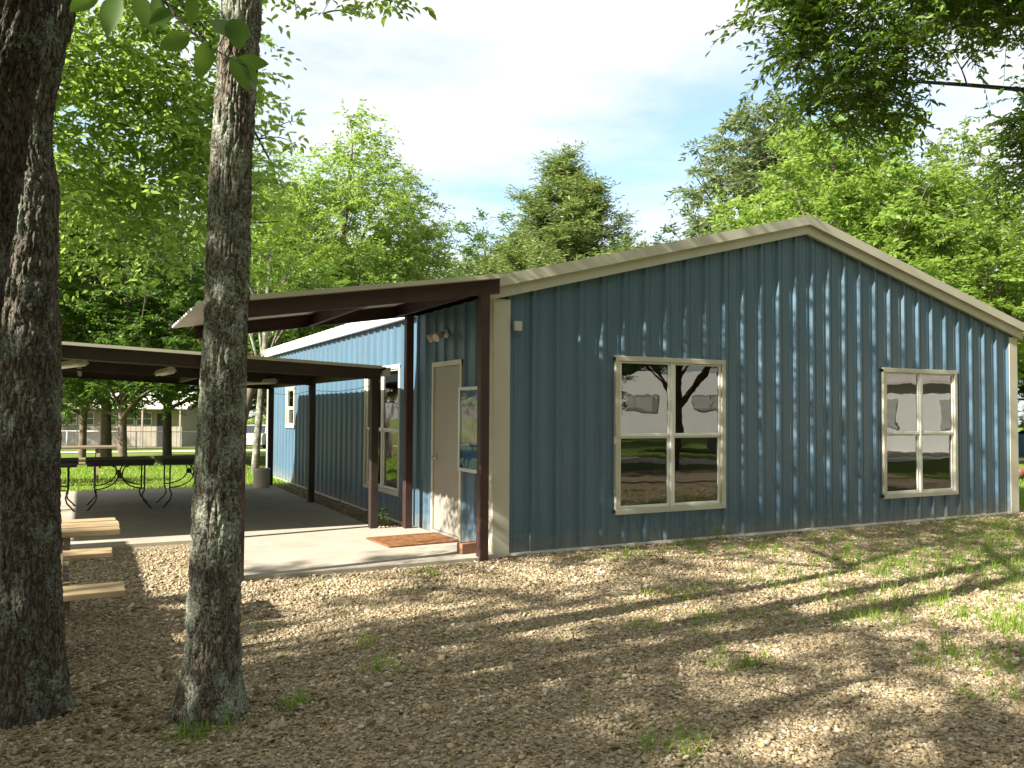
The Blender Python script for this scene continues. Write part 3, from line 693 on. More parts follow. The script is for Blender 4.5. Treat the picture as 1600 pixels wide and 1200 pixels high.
for k in range(11):
    a = k*2.4; zz = 0.08+0.016*k; mb = MB(); leaf_shape(mb, (0.02*math.cos(a), 0.02*math.sin(a), zz), (math.cos(a), math.sin(a), 0.35), (0, 0, 1), 0.20-0.006*k, 0.07, 0.25); mb.build('leaf', M_bigleaf, pt)
wd_ = empty('wall_weed', (2.92, -0.22, 0.0)); tag(wd_, 'straggly weed growing against the wall under the left gable window', 'plant')
mbs = MB(); mbl = MB()
for k in range(9):
    a = random.uniform(0, 6.28); h = random.uniform(.12, .30); x, y = random.uniform(-.22, .22), random.uniform(-.06, .06); q = [(x, y, 0), (x+.02*math.cos(a), y+.02*math.sin(a), h*.6), (x+.05*math.cos(a), y+.05*math.sin(a), h)]
    mbs.tube(q, 0.003, 4)
    for j in range(7):
        b = random.uniform(0, 6.28); zz = h*(0.25+j*.11); leaf_shape(mbl, (x+.03*math.cos(a)*zz/h, y+.03*math.sin(a)*zz/h, zz), (math.cos(b), math.sin(b), .3), (0, 0, 1), .055, .018, .2, 3)
mbs.build('stem', M_leaf, wd_); mbl.build('foliage', M_grass, wd_)

# ---------------------------------------------------------------- far things
def far_house():
    t = empty('far_house', (-1.0, 60.5, gz(0, 60)), -0.49); tag(t, 'long low brown house with a row of windows beyond the road', 'house')
    def part(mb, n, m): return mb.build(n, m, t)
    mb = MB(); mb.box(-9, 4.2, 0, 6, 0, 3.0); wl = part(mb, 'wall', M_siding)
    for k in range(34):
        mb = MB(); x = -8.9+k*.385; mb.box(x, x+.36, -.03, -.004, .05, 1.55); mb.build('plank', M_siding, wl)
    for x in (-7.9, -6.6, -4.9, -3.6, -1.9, -0.55, .75):
        mb = MB(); mb.box(x, x+1.15, -.05, -.004, 1.62, 2.62); f = part(mb, 'window', M_white)
        for (a, b) in ((1.66, 2.10), (2.15, 2.58)):
            mb = MB(); mb.box(x+.05, x+1.10, -.062, -.052, a, b); mb.build('pane', M_glass_far, f)
    mb = MB(); mb.box(2.3, 3.3, -.05, -.004, 0.05, 2.5); part(mb, 'door', M_dark)
    mb = MB(); mb.prism([(-1.2, 2.85), (-1.2, 2.95), (3, 4.2), (7, 2.95), (7, 2.85), (3, 4.05)], 'x', -9.6, 5.0); part(mb, 'roof', M_paleroof)
    for x in (1.6, 4.4):
        mb = MB(); mb.box(x, x+.11, -1.1, -.99, 0, 2.9); part(mb, 'post', M_siding)
far_house()
def wire_fence():
    a, b = Vector((-9, 57.6, 0)), Vector((5.5, 49.5, 0)); d = (b-a); n = 7
    t = empty('wire_fence', (a.x, a.y, gz(0, 55))); tag(t, 'low chain link fence in front of the far brown house', 'fence')
    for k in range(n+1):
        p = d*k/n; mb = MB(); mb.tube([(p.x, p.y, -.3), (p.x, p.y, 1.22)], .035, 6); mb.build('post', M_galv, t)
    mb = MB(); mb.tube([(0, 0, 1.2), (d.x, d.y, 1.2)], .025, 6); mb.build('rail', M_galv, t)
    mb = MB(); ln = d.length; u = d.normalized(); st = 0.16; k = -1.2
    while k < ln:
        for s in (0, 1):
            p0, p1 = max(0, k), min(ln, k+1.15); z0, z1 = .05+(p0-k), .05+(p1-k)
            if s: z0, z1 = 1.2-(p0-k), 1.2-(p1-k)
            mb.tube([(u.x*p0, u.y*p0, z0), (u.x*p1, u.y*p1, z1)], .004, 3, False)
        k += st
    mb.build('mesh', M_galv, t)
wire_fence()
def car(loc, rz):
    t = empty('parked_car', loc, rz); tag(t, 'silver car parked far behind the pavilion beyond the leaning trunk', 'car')
    mb = MB(); mb.prism([(-2.2, .3), (-2.25, .75), (-2.1, .98), (-1.5, 1.02), (-1.0, 1.48), (.6, 1.5), (1.25, 1.05), (2.1, .92), (2.25, .65), (2.2, .3)], 'y', -.86, .86); mb.build('body', M_carpaint, t)
    for s in (-1, 1):
        mb = MB(); y = s*.862; mb.prism([(-1.35, 1.04), (-.95, 1.42), (-.25, 1.44), (-.25, 1.04)], 'y', min(y, y+s*.006), max(y, y+s*.006)); mb.prism([(-.15, 1.04), (-.15, 1.44), (.55, 1.44), (1.05, 1.06)], 'y', min(y, y+s*.006), max(y, y+s*.006)); mb.build('side_window', M_glass_far, t)
        for x in (-1.35, 1.4):
            mb = MB(); mb.tube([(x, s*.66, .33), (x, s*.88, .33)], .33, 18); wh = mb.build('wheel', M_rubber, t)
            mb = MB(); mb.tube([(x, s*.86, .33), (x, s*.89, .33)], .2, 14); mb.build('rim', M_alu, wh)
        mb = MB(); mb.box(-2.27, -2.2, s*.62-.12, s*.62+.12, .68, .88); mb.build('tail_lamp', M_red, t)
    mb = MB(); mb.add([(-1.62, -.7, 1.03), (-1.62, .7, 1.03), (-1.04, .62, 1.46), (-1.04, -.62, 1.46)], [(0, 1, 2, 3)]); mb.build('rear_window', M_glass_far, t)
car((6.3, 46.5, gz(0, 46.5)), 1.0)
hu = empty('wooden_hutch', (7.6, 47.2, gz(0, 47))); tag(hu, 'small orange wooden hutch beside the far silver car', 'hutch')
mb = MB(); mb.box(-.5, .5, -.4, .4, .25, 1.5); mb.build('body', M_orange, hu)
mb = MB(); mb.prism([(-.7, 1.45), (0, 1.95), (.7, 1.45), (.7, 1.52), (0, 2.03), (-.7, 1.52)], 'y', -.55, .55); mb.build('roof', M_paleroof, hu)
for sx in (-.42, .42):
    for sy in (-.32, .32):
        mb = MB(); mb.box(sx-.05, sx+.05, sy-.05, sy+.05, 0, .25); mb.build('leg', M_orange, hu)
bt = empty('rowing_boat', (27.2, 10.2, gz(27, 10.2)), 0.35); tag(bt, 'blue boat with a red cover beyond the right corner of the building', 'boat')
st = [(-1.9, .42, .55, .0), (-1.2, .62, .5, .0), (0, .7, .48, 0), (1.1, .55, .52, .02), (1.9, .12, .62, .12)]
mb = MB(); vs = []
for (x, hw, h, k) in st: vs += [(x, -hw, h+.3), (x, -hw*.75, .18+k), (x, 0, .08+k), (x, hw*.75, .18+k), (x, hw, h+.3)]
fs = [(i*5+j, (i+1)*5+j, (i+1)*5+j+1, i*5+j+1) for i in range(4) for j in range(4)]+[(0, 1, 2, 3, 4)]; mb.add(vs, fs, True); mb.build('hull', M_bluep, bt)
mb = MB(); vs = []
for (x, hw, h, k) in st: vs += [(x, -hw-.03, h+.28), (x, 0, h+.46), (x, hw+.03, h+.28)]
mb.add(vs, [(i*3+j, (i+1)*3+j, (i+1)*3+j+1, i*3+j+1) for i in range(4) for j in range(2)], True); mb.build('cover', M_red, bt)
mb = MB(); mb.tube([(0, 0, .1), (1.4, .1, .13), (2.9, -.05, .11)], [.13, .12, .09], 12); o = mb.build('fallen_log', M_bark_red); o.location = (15.0, 3.7, 0); o.rotation_euler = (0, 0, .3); tag(o, 'fallen log on the grass past the right corner of the building', 'log')

# the camper behind the camera, seen only as a reflection in the gable windows
cp = empty('camper_trailer', (17.5, -15.5, 0), 0.80); tag(cp, 'white camper trailer parked across the yard, reflected in the windows', 'trailer')
M_blind = mat('drawn_blind', (0.40, 0.40, 0.38), 0.6, 0.1, 4)
M_camper = mat('camper_white', (0.78, 0.78, 0.76), 0.35, 0.02, 2)
mb = MB(); mb.prism([(-4.2, .6), (-4.3, 2.2), (-4.0, 2.9), (4.0, 2.95), (4.3, 2.4), (4.2, .7)], 'y', -1.2, 1.2); mb.build('body', M_camper, cp)
for x in (-3.3, -.9, 2.4):
    mb = MB(); mb.box(x-.42, x+.42, 1.203, 1.235, 1.62, 2.18, 0.005); fr_ = mb.build('window_frame', M_alu, cp); mb = MB(); mb.box(x-.36, x-.02, 1.236, 1.240, 1.68, 2.12); mb.build('pane', M_blind, fr_)
    mb = MB(); mb.box(x+.02, x+.36, 1.236, 1.240, 1.68, 2.12); mb.build('pane', M_blind, fr_)
mb = MB(); mb.box(.55, 1.3, 1.203, 1.225, .8, 2.55); mb.build('door', M_siding, cp)
for x in (-.5, .5):
    mb = MB(); mb.tube([(x, .9, .38), (x, 1.18, .38)], .37, 18); mb.build('wheel', M_rubber, cp)
# ---------------------------------------------------------------- trees
def unit(v): return v/np.maximum(1e-9, np.linalg.norm(v, axis=-1, keepdims=True))

def vnoise(rs, u, v, pu, pv):
    """smooth value noise, periodic in u (period pu cells)"""
    g = rs.random((pu, pv+2)); iu = np.floor(u).astype(int); iv = np.clip(np.floor(v).astype(int), 0, pv); fu = u-iu; fv = np.clip(v-iv, 0, 1); fu = fu*fu*(3-2*fu); fv = fv*fv*(3-2*fv)
    a = g[iu % pu, iv]; b = g[(iu+1) % pu, iv]; c = g[iu % pu, iv+1]; d = g[(iu+1) % pu, iv+1]
    return (a*(1-fu)+b*fu)*(1-fv)+(c*(1-fu)+d*fu)*fv

def spline(pts, n):
    P = np.array(pts, float); t = np.linspace(0, len(P)-1, n); i = np.minimum(t.astype(int), len(P)-2); f = (t-i)[:, None]
    g = lambda k: P[np.clip(k, 0, len(P)-1)]
    p0, p1, p2, p3 = g(i-1), g(i), g(i+1), g(i+2)
    return 0.5*((2*p1)+(-p0+p2)*f+(2*p0-5*p1+4*p2-p3)*f*f+(-p0+3*p1-3*p2+p3)*f**3)

def bark_trunk(name, pts, rad, seed, m, nth=210, nz=500, rough=0.013, flare=0.05, cells=38):
    """a trunk close to the camera with real furrows, plates and root flare"""
    rs = np.random.default_rng(seed); C_ = spline(pts, nz); R = np.interp(np.linspace(0, 1, nz), np.linspace(0, 1, len(rad)), rad)
    L_ = np.concatenate([[0], np.cumsum(np.linalg.norm(np.diff(C_, axis=0), axis=1))])
    th = np.linspace(0, 2*PI, nth, endpoint=False); TH, Z = np.meshgrid(th, L_)
    U = TH/(2*PI)
    warp = vnoise(rs, U*8, Z*5, 8, int(L_[-1]*5)+2)*1.6+vnoise(rs, U*16, Z*14, 16, int(L_[-1]*14)+2)*0.7
    n1 = vnoise(rs, (U*cells+warp) % cells, Z*9, cells, int(L_[-1]*9)+2); n2 = vnoise(rs, (U*cells*2+warp*2) % (cells*2), Z*24, cells*2, int(L_[-1]*24)+2); n3 = vnoise(rs, U*80, Z*60, 80, int(L_[-1]*60)+2)
    ridge = 1-np.abs(2*n1-1); ridge2 = 1-np.abs(2*n2-1)
    plates = vnoise(rs, U*10, Z*4, 10, int(L_[-1]*4)+2)
    dsp = rough*(0.4-1.1*ridge**2.2-0.5*ridge2**2+0.45*n3+0.5*(plates-.5))
    lump = vnoise(rs, U*3, Z*1.6, 3, int(L_[-1]*1.6)+2)-0.5
    fl = np.exp(-Z/0.15)*(0.45+0.95*np.abs(np.sin(TH*2.5+seed))**1.5)*flare*1.25
    rr = R[:, None]*(1+0.10*lump)+dsp+fl
    V = np.stack([C_[:, 0, None]+rr*np.cos(TH), C_[:, 1, None]+rr*np.sin(TH), np.broadcast_to(C_[:, 2, None], rr.shape)], -1).reshape(-1, 3)
    i = np.arange(nz-1)[:, None]*nth; k = np.arange(nth)[None, :]; k2 = (k+1) % nth
    F = np.stack([i+k, i+k2, i+nth+k2, i+nth+k], -1).reshape(-1, 4)
    return mesh_np(name, V, F, m, True)

def leaf_mesh(name, P, D, Nn, Ln, aspect, m, near):
    D = unit(D); Nn = unit(Nn-D*np.sum(Nn*D, 1, keepdims=True)); S = np.cross(D, Nn); Ln = Ln[:, None]; Wd = Ln*aspect/2
    n = len(P)
    if near:
        fold = Nn*Wd*0.35
        V = np.stack([P, P+D*Ln*.3+S*Wd*.95+fold, P+D*Ln*.68+S*Wd*.72+fold, P+D*Ln-Nn*Ln*.12, P+D*Ln*.68-S*Wd*.72+fold, P+D*Ln*.3-S*Wd*.95+fold], 1).reshape(-1, 3)
        b = np.arange(n)[:, None]*6; F = np.concatenate([b+np.array([[0, 1, 2, 3]]), b+np.array([[0, 3, 4, 5]])], 1).reshape(-1, 4)
    else:
        V = np.stack([P, P+D*Ln*.45+S*Wd+Nn*Wd*.3, P+D*Ln, P+D*Ln*.45-S*Wd+Nn*Wd*.3], 1).reshape(-1, 3)
        F = np.arange(n*4).reshape(-1, 4)
    return mesh_np(name, V, F, m, True)

def sprays(rs, C_, OUT, T, per, ln, leaf, droop, flat=0.5):
    """leaves along twigs that fan out from each cluster centre"""
    n = len(C_); B = np.repeat(C_, T, 0); d = unit(np.repeat(OUT, T, 0)*0.8+rs.normal(size=(n*T, 3))*np.array([0.75, 0.75, 0.45])); tl = ln*rs.uniform(.55, 1.25, n*T)
    B2 = np.repeat(B, per, 0); d2 = np.repeat(d, per, 0); t = (np.tile(np.arange(per), n*T)+rs.random(n*T*per))/per; q = np.repeat(tl, per)*t
    sd_ = np.where(np.tile(np.arange(per), n*T) % 2 == 0, 1., -1.)[:, None]
    side = unit(np.cross(d2, np.array([0, 0, 1.])+rs.normal(size=d2.shape)*.15))
    P = B2+d2*q[:, None]+np.array([0, 0, -1.])*(droop*q*q/ln)[:, None]+rs.normal(size=d2.shape)*0.012*ln
    D = d2*0.55+side*sd_*0.8+rs.normal(size=d2.shape)*0.28+np.array([0, 0, -0.22-droop*.25])
    Nn = np.array([0, 0, 1.])*(flat+.25)+rs.normal(size=d2.shape)*0.55
    L_ = leaf*rs.uniform(.65, 1.2, len(P))
    tw = (B, d, tl)
    return P, D, Nn, L_, tw

def ell_points(rs, ells, n, holes=3, shell=2.4):
    wts = np.array([(e[1][0]*e[1][1]*e[1][2])**0.8*(e[2] if len(e) > 2 else 1) for e in ells]); wts /= wts.sum(); out = []
    for (c, r), wt in zip([e[:2] for e in ells], wts):
        k = max(6, int(n*wt)); c = np.array(c); r = np.array(r)
        hc = c+unit(rs.normal(size=(holes, 3)))*r*rs.uniform(.45, .95, (holes, 1)); hr = r.mean()*rs.uniform(.22, .40, holes)
        lump = unit(rs.normal(size=(11, 3))); la = rs.uniform(-.26, .22, 11)
        got = 0; tries = 0
        while got < k and tries < 60:
            d = unit(rs.normal(size=(k, 3))); u = rs.random(k)**(1/shell)
            sc = 1+np.sum(np.exp(-(1-d@lump.T)*9)*la, 1)
            p = c+d*(u*sc)[:, None]*r
            ok = np.ones(k, bool)
            for h, hh in zip(hc, hr): ok &= np.linalg.norm(p-h, axis=1) > hh
            p = p[ok][:k-got]; out.append(p); got += len(p); tries += 1
    return np.concatenate(out)

def bez(a, b, c, n):
    t = np.linspace(0, 1, n)[:, None]; return (1-t)**2*a+2*t*(1-t)*b+t*t*c

def crown_parts(seed, ells, ncl, trunk_pts, trunk_r, T=6, per=14, spray=0.55, leaf=0.11, aspect=0.45, droop=0.25, near=False, holes=3, prim=10, lm=None, bm=None, attach=(0.35, 0.95), twigs=False, keep=None, shell=2.4, trunk_mesh=True, limb=.5):
    rs = np.random.default_rng(seed); C_ = ell_points(rs, ells, ncl, holes, shell)
    if keep is not None: C_ = C_[keep(C_)]
    TP = spline(trunk_pts, 24); TR = np.interp(np.linspace(0, 1, 24), np.linspace(0, 1, len(trunk_r)), trunk_r)
    mb = MB()
    if trunk_mesh: mb.tube([tuple(p) for p in TP], list(TR), 10)
    # primary limbs: farthest-point sample of the cluster centres
    idx = [int(rs.integers(len(C_)))]; dd = np.linalg.norm(C_-C_[idx[0]], axis=1)
    while len(idx) < min(prim, len(C_)): k = int(dd.argmax()); idx.append(k); dd = np.minimum(dd, np.linalg.norm(C_-C_[k], axis=1))
    samp = []; sr = []
    zt = TP[-1, 2]
    for k in idx:
        tgt = C_[k]; f = np.clip((tgt[2]-TP[0, 2])/(max(1e-3, zt-TP[0, 2]))*0.75, attach[0], attach[1])-rs.uniform(0, .12); f = np.clip(f, attach[0]*.9, 1)
        j = int(f*23); a = TP[j]; mid = a*.5+tgt*.5+np.array([0, 0, np.linalg.norm(tgt-a)*.12])+rs.normal(size=3)*.12*np.linalg.norm(tgt-a)
        path = bez(a, mid, tgt, 16); r = np.linspace(TR[j]*limb, .010, 16); mb.tube([tuple(p) for p in path], list(r), 6, False); samp.append(path[4:])
    samp = np.concatenate(samp+[TP[int(23*attach[0]):]]); att = np.zeros_like(C_)
    order = np.argsort([np.linalg.norm(samp-c, axis=1).min() for c in C_])
    for q in order:
        c = C_[q]; dv = samp-c; ds = np.linalg.norm(dv, axis=1)+np.maximum(0, dv[:, 2])*.7; a = samp[int(ds.argmin())]; att[q] = a
        ln = np.linalg.norm(c-a)
        if ln > 0.08:
            mid = a*.5+c*.5+rs.normal(size=3)*.10*ln+np.array([0, 0, .08*ln]); path = bez(a, mid, c, 5); mb.tube([tuple(p) for p in path], list(np.linspace(.005+.007*min(1.5, ln), .003, 5)), 4, False); samp = np.concatenate([samp, path[2:]])
    OUT = unit(C_-att+rs.normal(size=C_.shape)*.12+np.array([0, 0, .10]))
    P, D, Nn, L_, tw = sprays(rs, C_, OUT, T, per, spray, leaf, droop)
    if keep is not None:
        ok = keep(P); P, D, Nn, L_ = P[ok], D[ok], Nn[ok], L_[ok]
    if twigs:
        for b, d, l in zip(*tw): mb.tube([tuple(b), tuple(b+d*l*.5+np.array([0, 0, -droop*l*.25])), tuple(b+d*l+np.array([0, 0, -droop*l]))], [.0045, .003, .0015], 3, False)
    return mb.mesh('trunk', bm), leaf_mesh('crown', P, D, Nn, L_, aspect, lm, near)

def tree(name, parts, label, loc, rz=0.0, sc=1.0, group=None, cat='tree'):
    t = empty(name, loc, rz); t.scale = (sc, sc, sc) if not isinstance(sc, tuple) else sc; tag(t, label, cat, group)
    link('trunk', parts[0], t); link('crown', parts[1], t); return t

# --- tree kinds, each grown once (local axes, base at the origin)
K = {}
def kind(k, *a, **kw): K[k] = crown_parts(*a, **kw)
kind('round', 11, [((0, 0, 6.6), (3.2, 3.2, 3.4)), ((1.6, .8, 4.6), (2.0, 2.0, 1.6)), ((-1.7, -.6, 5.0), (2.0, 2.0, 1.7))], 430, [(0, 0, -.2), (.05, 0, 2), (.15, .1, 4.5), (0, .1, 8.6)], [.2, .15, .11, .03], spray=.62, leaf=.17, lm=M_leaf, bm=M_bark_far, prim=14)
kind('lime', 12, [((0, 0, 5.6), (3.2, 3.2, 3.2)), ((-1.8, -.9, 3.6), (1.9, 1.9, 1.5)), ((1.9, .5, 3.9), (2.0, 2.0, 1.7)), ((.2, -.4, 8.2), (1.6, 1.6, 1.6))], 570, [(0, 0, -.2), (0, .1, 1.6), (-.1, .1, 4), (.1, 0, 8.4)], [.2, .16, .11, .03], spray=.66, leaf=.17, lm=M_leaf_lime, bm=M_bark_far, prim=15, droop=.12)
kind('feather', 13, [((0, 0, 6.0), (2.4, 2.4, 3.4)), ((-1.6, 0, 7.8), (1.0, 1.0, 2.0)), ((1.5, .4, 8.4), (1.0, 1.0, 2.1)), ((.2, -.3, 9.4), (.9, .9, 1.8)), ((-.9, -1.2, 4.2), (1.9, 1.6, 1.4)), ((1.7, .8, 5.2), (1.6, 1.6, 1.7))], 540, [(0, 0, -.2), (.1, 0, 2), (0, .2, 5), (.2, 0, 9.6)], [.18, .14, .1, .025], spray=.75, leaf=.14, aspect=.42, lm=M_leaf_lime, bm=M_bark_far, prim=16, droop=.35, holes=5)
kind('dark', 14, [((0, 0, 6.2), (2.8, 2.8, 3.6)), ((1.0, 1.2, 3.4), (2.0, 2.0, 1.7)), ((-1.3, -.8, 3.6), (2.0, 2.0, 1.7))], 420, [(0, 0, -.2), (.05, .05, 2), (.1, 0, 5), (0, 0, 9)], [.17, .14, .11, .03], spray=.62, leaf=.17, lm=M_leaf_dark, bm=M_bark_far, prim=13)
kind('grey', 15, [((0, 0, 7.4), (3.0, 3.0, 4.2)), ((-1.4, 0, 5.2), (2.0, 2.0, 2.4)), ((.8, .2, 10.2), (1.7, 1.7, 1.8))], 640, [(0, 0, -.2), (.05, .05, 3), (.1, 0, 6), (.2, 0, 11)], [.24, .2, .14, .03], spray=.6, leaf=.25, aspect=.28, lm=M_leaf_grey, bm=M_bark_far, prim=15, droop=.6)

def cedar_parts():
    rs = np.random.default_rng(3); H = 9.2; mb = MB(); mb.tube([(0, 0, -.2), (.05, 0, 4), (0, .03, H)], [.18, .11, .012], 9); Cs = []; Os = []
    for k in range(290):
        z = 1.1+(H-1.2)*(1-(1-rs.random())**.85); a = rs.uniform(0, 2*PI); f = (H-z)/H
        R_ = 3.3*min(1, f*1.25+.02)**.9*rs.uniform(.6, 1.12)
        o = np.array([math.cos(a), math.sin(a), .45+.4*(1-f)]); tip = np.array([0, 0, z])+o*R_*np.array([1, 1, .8]); base = np.array([0, 0, z])
        path = bez(base, base*.5+tip*.5-np.array([0, 0, .12*R_]), tip, 5); mb.tube([tuple(p) for p in path], list(np.linspace(.03, .006, 5)), 4, False)
        m = max(2, int(R_*4.2))
        for j in range(m):
            t = .32+.68*(j+rs.random())/m; p = (base*(1-t)+tip*t); Cs.append(p+rs.normal(size=3)*.09); Os.append(unit(o+rs.normal(size=3)*.42+np.array([0, 0, .25])))
    for j in range(14): Cs.append(np.array([0, 0, H-.9+.07*j])+rs.normal(size=3)*.05); Os.append(np.array([0, 0, 1.])+rs.normal(size=3)*.3)
    P, D, Nn, L_, tw = sprays(rs, np.array(Cs), np.array(Os), 6, 15, .46, .16, -.12)
    return mb.mesh('trunk', M_bark_red), leaf_mesh('crown', P, D, Nn, L_, .22, M_cedar, False)
K['cedar'] = cedar_parts()

def T(kd, name, label, x, y, sc, rz, group=None): return tree(name, K[kd], label, (x, y, gz(x, y)), rz, sc, group)
# behind the building, left to right
T('feather', 'elm_tree', 'tall feathery lime green tree above the porch roof, left of the cedar', 3.6, 18.6, 1.06, .4)
T('feather', 'elm_tree', 'feathery pale green tree leaning over the pavilion behind the front trunk', 1.6, 17.8, .80, 2.3)
T('round', 'shade_tree', 'small dull green tree between the feathery tree and the cedar', 9.4, 25.5, .74, 1.2)
T('feather', 'elm_tree', 'thin topped light green tree rising right of the tallest feathery one', 7.0, 21.4, 1.0, 4.0)
T('cedar', 'cedar_tree', 'pointed dark green cedar rising behind the left roof slope', 9.4, 14.3, (1.25, 1.25, 1.03), 0.5)
T('cedar', 'cedar_tree', 'smaller blunt cedar half hidden at the left of the pointed one', 8.6, 18.0, (.95, .95, .76), 2.0)
T('grey', 'willow_oak', 'tall grey green narrow leaved tree behind the roof ridge', 20.0, 16.6, 1.2, .3)
T('lime', 'maple_tree', 'broad bright lime green tree behind the right roof slope', 17.6, 10.9, 1.22, 1.0)
T('lime', 'maple_tree', 'lime green tree low behind the right end of the roof', 20.5, 8.4, .98, 3.1)
T('round', 'shade_tree', 'mid green tree at the right edge beyond the lawn', 25.0, 12.6, 1.25, 2.4)
T('dark', 'shade_tree', 'dark tree in the shade behind the boat at the right edge', 33.0, 12.5, 1.0, .7)
T('dark', 'shade_tree', 'dark leafy tree behind the lime green tree and the building', 22.5, 18.5, 1.0, 1.9)
T('round', 'shade_tree', 'green tree filling the gap behind the building at the ridge', 14.5, 19.5, .80, 5.0)
# left side, beyond the pavilion
T('dark', 'shade_tree', 'dark tree with a straight trunk on the lawn, beside the large left trunk', -3.94, 30.3, .98, .2)
T('dark', 'shade_tree', 'dark tree with slim trunk rising behind the far picnic table', -2.9, 18.0, .80, 1.5)
T('dark', 'shade_tree', 'thick trunked dark tree standing left of the front lichen trunk on the lawn', -1.1, 25.5, 1.05, 3.3)
T('dark', 'shade_tree', 'dark leafy tree behind the leaning trunk at the far end of the pavilion', .9, 21.5, .95, 4.4)
T('round', 'shade_tree', 'mid green tree filling the gap left of the front trunk above the pavilion', -3.2, 23.5, 1.0, 2.8)
T('round', 'shade_tree', 'tall mid green tree above the pavilion roof between the two near trunks', -5.6, 20.0, 1.05, .9)
T('dark', 'shade_tree', 'dark tree at the far left behind the large trunk', -8.5, 24.0, 1.1, 2.0)
T('dark', 'shade_tree', 'tall dark tree beyond the road behind the pale feathery one', 4.5, 29.0, 1.15, 5.2)
# leaning trunk and slim pale trunk at the end of the pavilion
ln_ = crown_parts(31, [((1.6, .6, 4.6), (1.8, 1.8, 1.4)), ((.6, .2, 3.6), (1.2, 1.2, .9))], 110, [(-.15, 0, -.2), (.12, 0, 1.2), (.5, .1, 2.6), (1.4, .5, 5.0)], [.16, .13, .11, .03], leaf=.13, lm=M_leaf_dark, bm=M_bark_far, prim=7)
tree('leaning_tree', ln_, 'dark leaning tree seen under the pavilion roof beside the front trunk', (-.35, 14.6, gz(0, 14.6)))
sl_ = crown_parts(32, [((.2, 0, 5.6), (1.6, 1.6, 1.5))], 100, [(-.1, 0, -.2), (0, 0, 1.5), (.12, .05, 3.2), (.2, .1, 6.2)], [.10, .085, .07, .02], leaf=.13, lm=M_leaf, bm=M_bark, prim=7)
tree('slim_tree', sl_, 'slim pale trunk standing between the planter and the blue wall end', (-.15, 12.6, gz(0, 12.6)))
# red stemmed cedar clump by the far fence
cs = empty('red_stem_cedar', (-6.3, 50.0, gz(0, 50))); tag(cs, 'low cedar with several reddish stems beside the wire fence', 'tree')
mb = MB()
for s in (-1.1, -.35, .5, 1.0): mb.tube([(0+s*.15, 0, -.2), (s*.6, .1, 1.2), (s*1.4, .2, 3.0)], [.2, .16, .06], 8)
mb.build('trunk', M_bark_red, cs); link('crown', K['cedar'][1], cs).location = (0, 0, 1.0)
# bare dead branches between the feathery trees and the cedar
bd = empty('bare_tree', (10.6, 22.0, gz(10, 22))); tag(bd, 'leafless branches poking up left of the cedar', 'tree'); mb = MB(); rs = np.random.default_rng(2)
def twig(p, d, l, r, k):
    q = p+d*l; mb.tube([tuple(p), tuple(p*.5+q*.5+rs.normal(size=3)*.05*l), tuple(q)], [r, r*.8, r*.55], 5, False)
    if k:
        for _ in range(3): twig(q if rs.random() < .6 else p*.4+q*.6, unit(d+rs.normal(size=3)*.5+np.array([0, 0, .15])), l*.68, r*.5, k-1)
twig(np.array([0, 0, -.2]), np.array([0, 0, 1.]), 3.8, .09, 4); mb.build('trunk', M_bark_far, bd)
# far woods behind house, road and yard
FW = 'trees of the far woods'
for k, (x, y) in enumerate([(-16, 68), (-9, 74), (-3, 71), (3, 75), (9, 70), (15, 66), (-22, 60), (20, 58), (27, 50), (12, 44), (34, 40), (40, 30), (44, 20), (42, 10), (46, 2), (36, 24), (25, 33), (17, 36), (50, -6)]):
    T('dark' if k % 3 else 'round', 'woodland_tree', 'tall green tree in the woods far beyond the road', x, y, 1.25+.12*(k % 4), k*1.3, FW)
for k, (x, y) in enumerate([(39, 5), (40.5, 12.5), (37, 15), (43, 16), (35, 18.5), (-10, 66), (-4, 66), (3, 63), (9, 60), (13, 52)]):
    sh = T('dark', 'woodland_shrub', 'low dark shrub at the foot of the far woods', x, y, (.62, .62, .36), k*2.1, 'shrubs under the far woods', )
    sh['category'] = 'shrub'; sh.location.z -= 1.0
for k, (x, y) in enumerate([(10, -26), (20, -27), (28, -20), (33, -12), (3, -24), (25, -8), (14, -33), (-6, -22), (36, -3)]):
    T('dark' if k % 2 else 'round', 'yard_tree', 'off-frame tree across the yard, added to block sky light and fill window reflections', x, y, 1.0+.1*(k % 3), k*.9, 'trees across the yard')
bg_h = empty('neighbour_house', (27, -17, 0), 1.0); tag(bg_h, 'pale neighbouring house across the yard, mirrored in the windows', 'house')
mb = MB(); mb.box(-5, 5, -3, 3, 0, 2.7); mb.build('wall', M_camper, bg_h); mb = MB(); mb.prism([(-3.4, 2.65), (0, 4.1), (3.4, 2.65), (3.4, 2.75), (0, 4.22), (-3.4, 2.75)], 'x', -5.4, 5.4); mb.build('roof', M_paleroof, bg_h)
for x in (-3, 0, 2.6):
    mb = MB(); mb.box(x, x+1.1, 3.003, 3.04, 1, 2.1); mb.build('window', M_blind, bg_h)

# --- the near trunks
def near_tree(name, label, pts, rad, seed, bm, ells, ncl, upper, upper_r, keep=None, **kw):
    t = empty(name, (pts[0][0], pts[0][1], 0)); tag(t, label, 'tree'); b = np.array([pts[0][0], pts[0][1], 0])
    tr = link('trunk', bark_trunk('trunk', [tuple(np.array(p)-b) for p in pts], rad, seed, bm), t)
    lo = [(tuple(np.array(e[0])-b),)+tuple(e[1:]) for e in ells]; up_ = [tuple(np.array(p)-b) for p in upper]
    kp = (lambda P: keep(P+b)) if keep else None
    limb, crown = crown_parts(seed+50, lo, ncl, up_, upper_r, lm=kw.pop('lm', M_leaf), bm=M_bark_dark, near=True, keep=kp, **kw)
    link('limb', limb, tr); link('crown', crown, t); return t
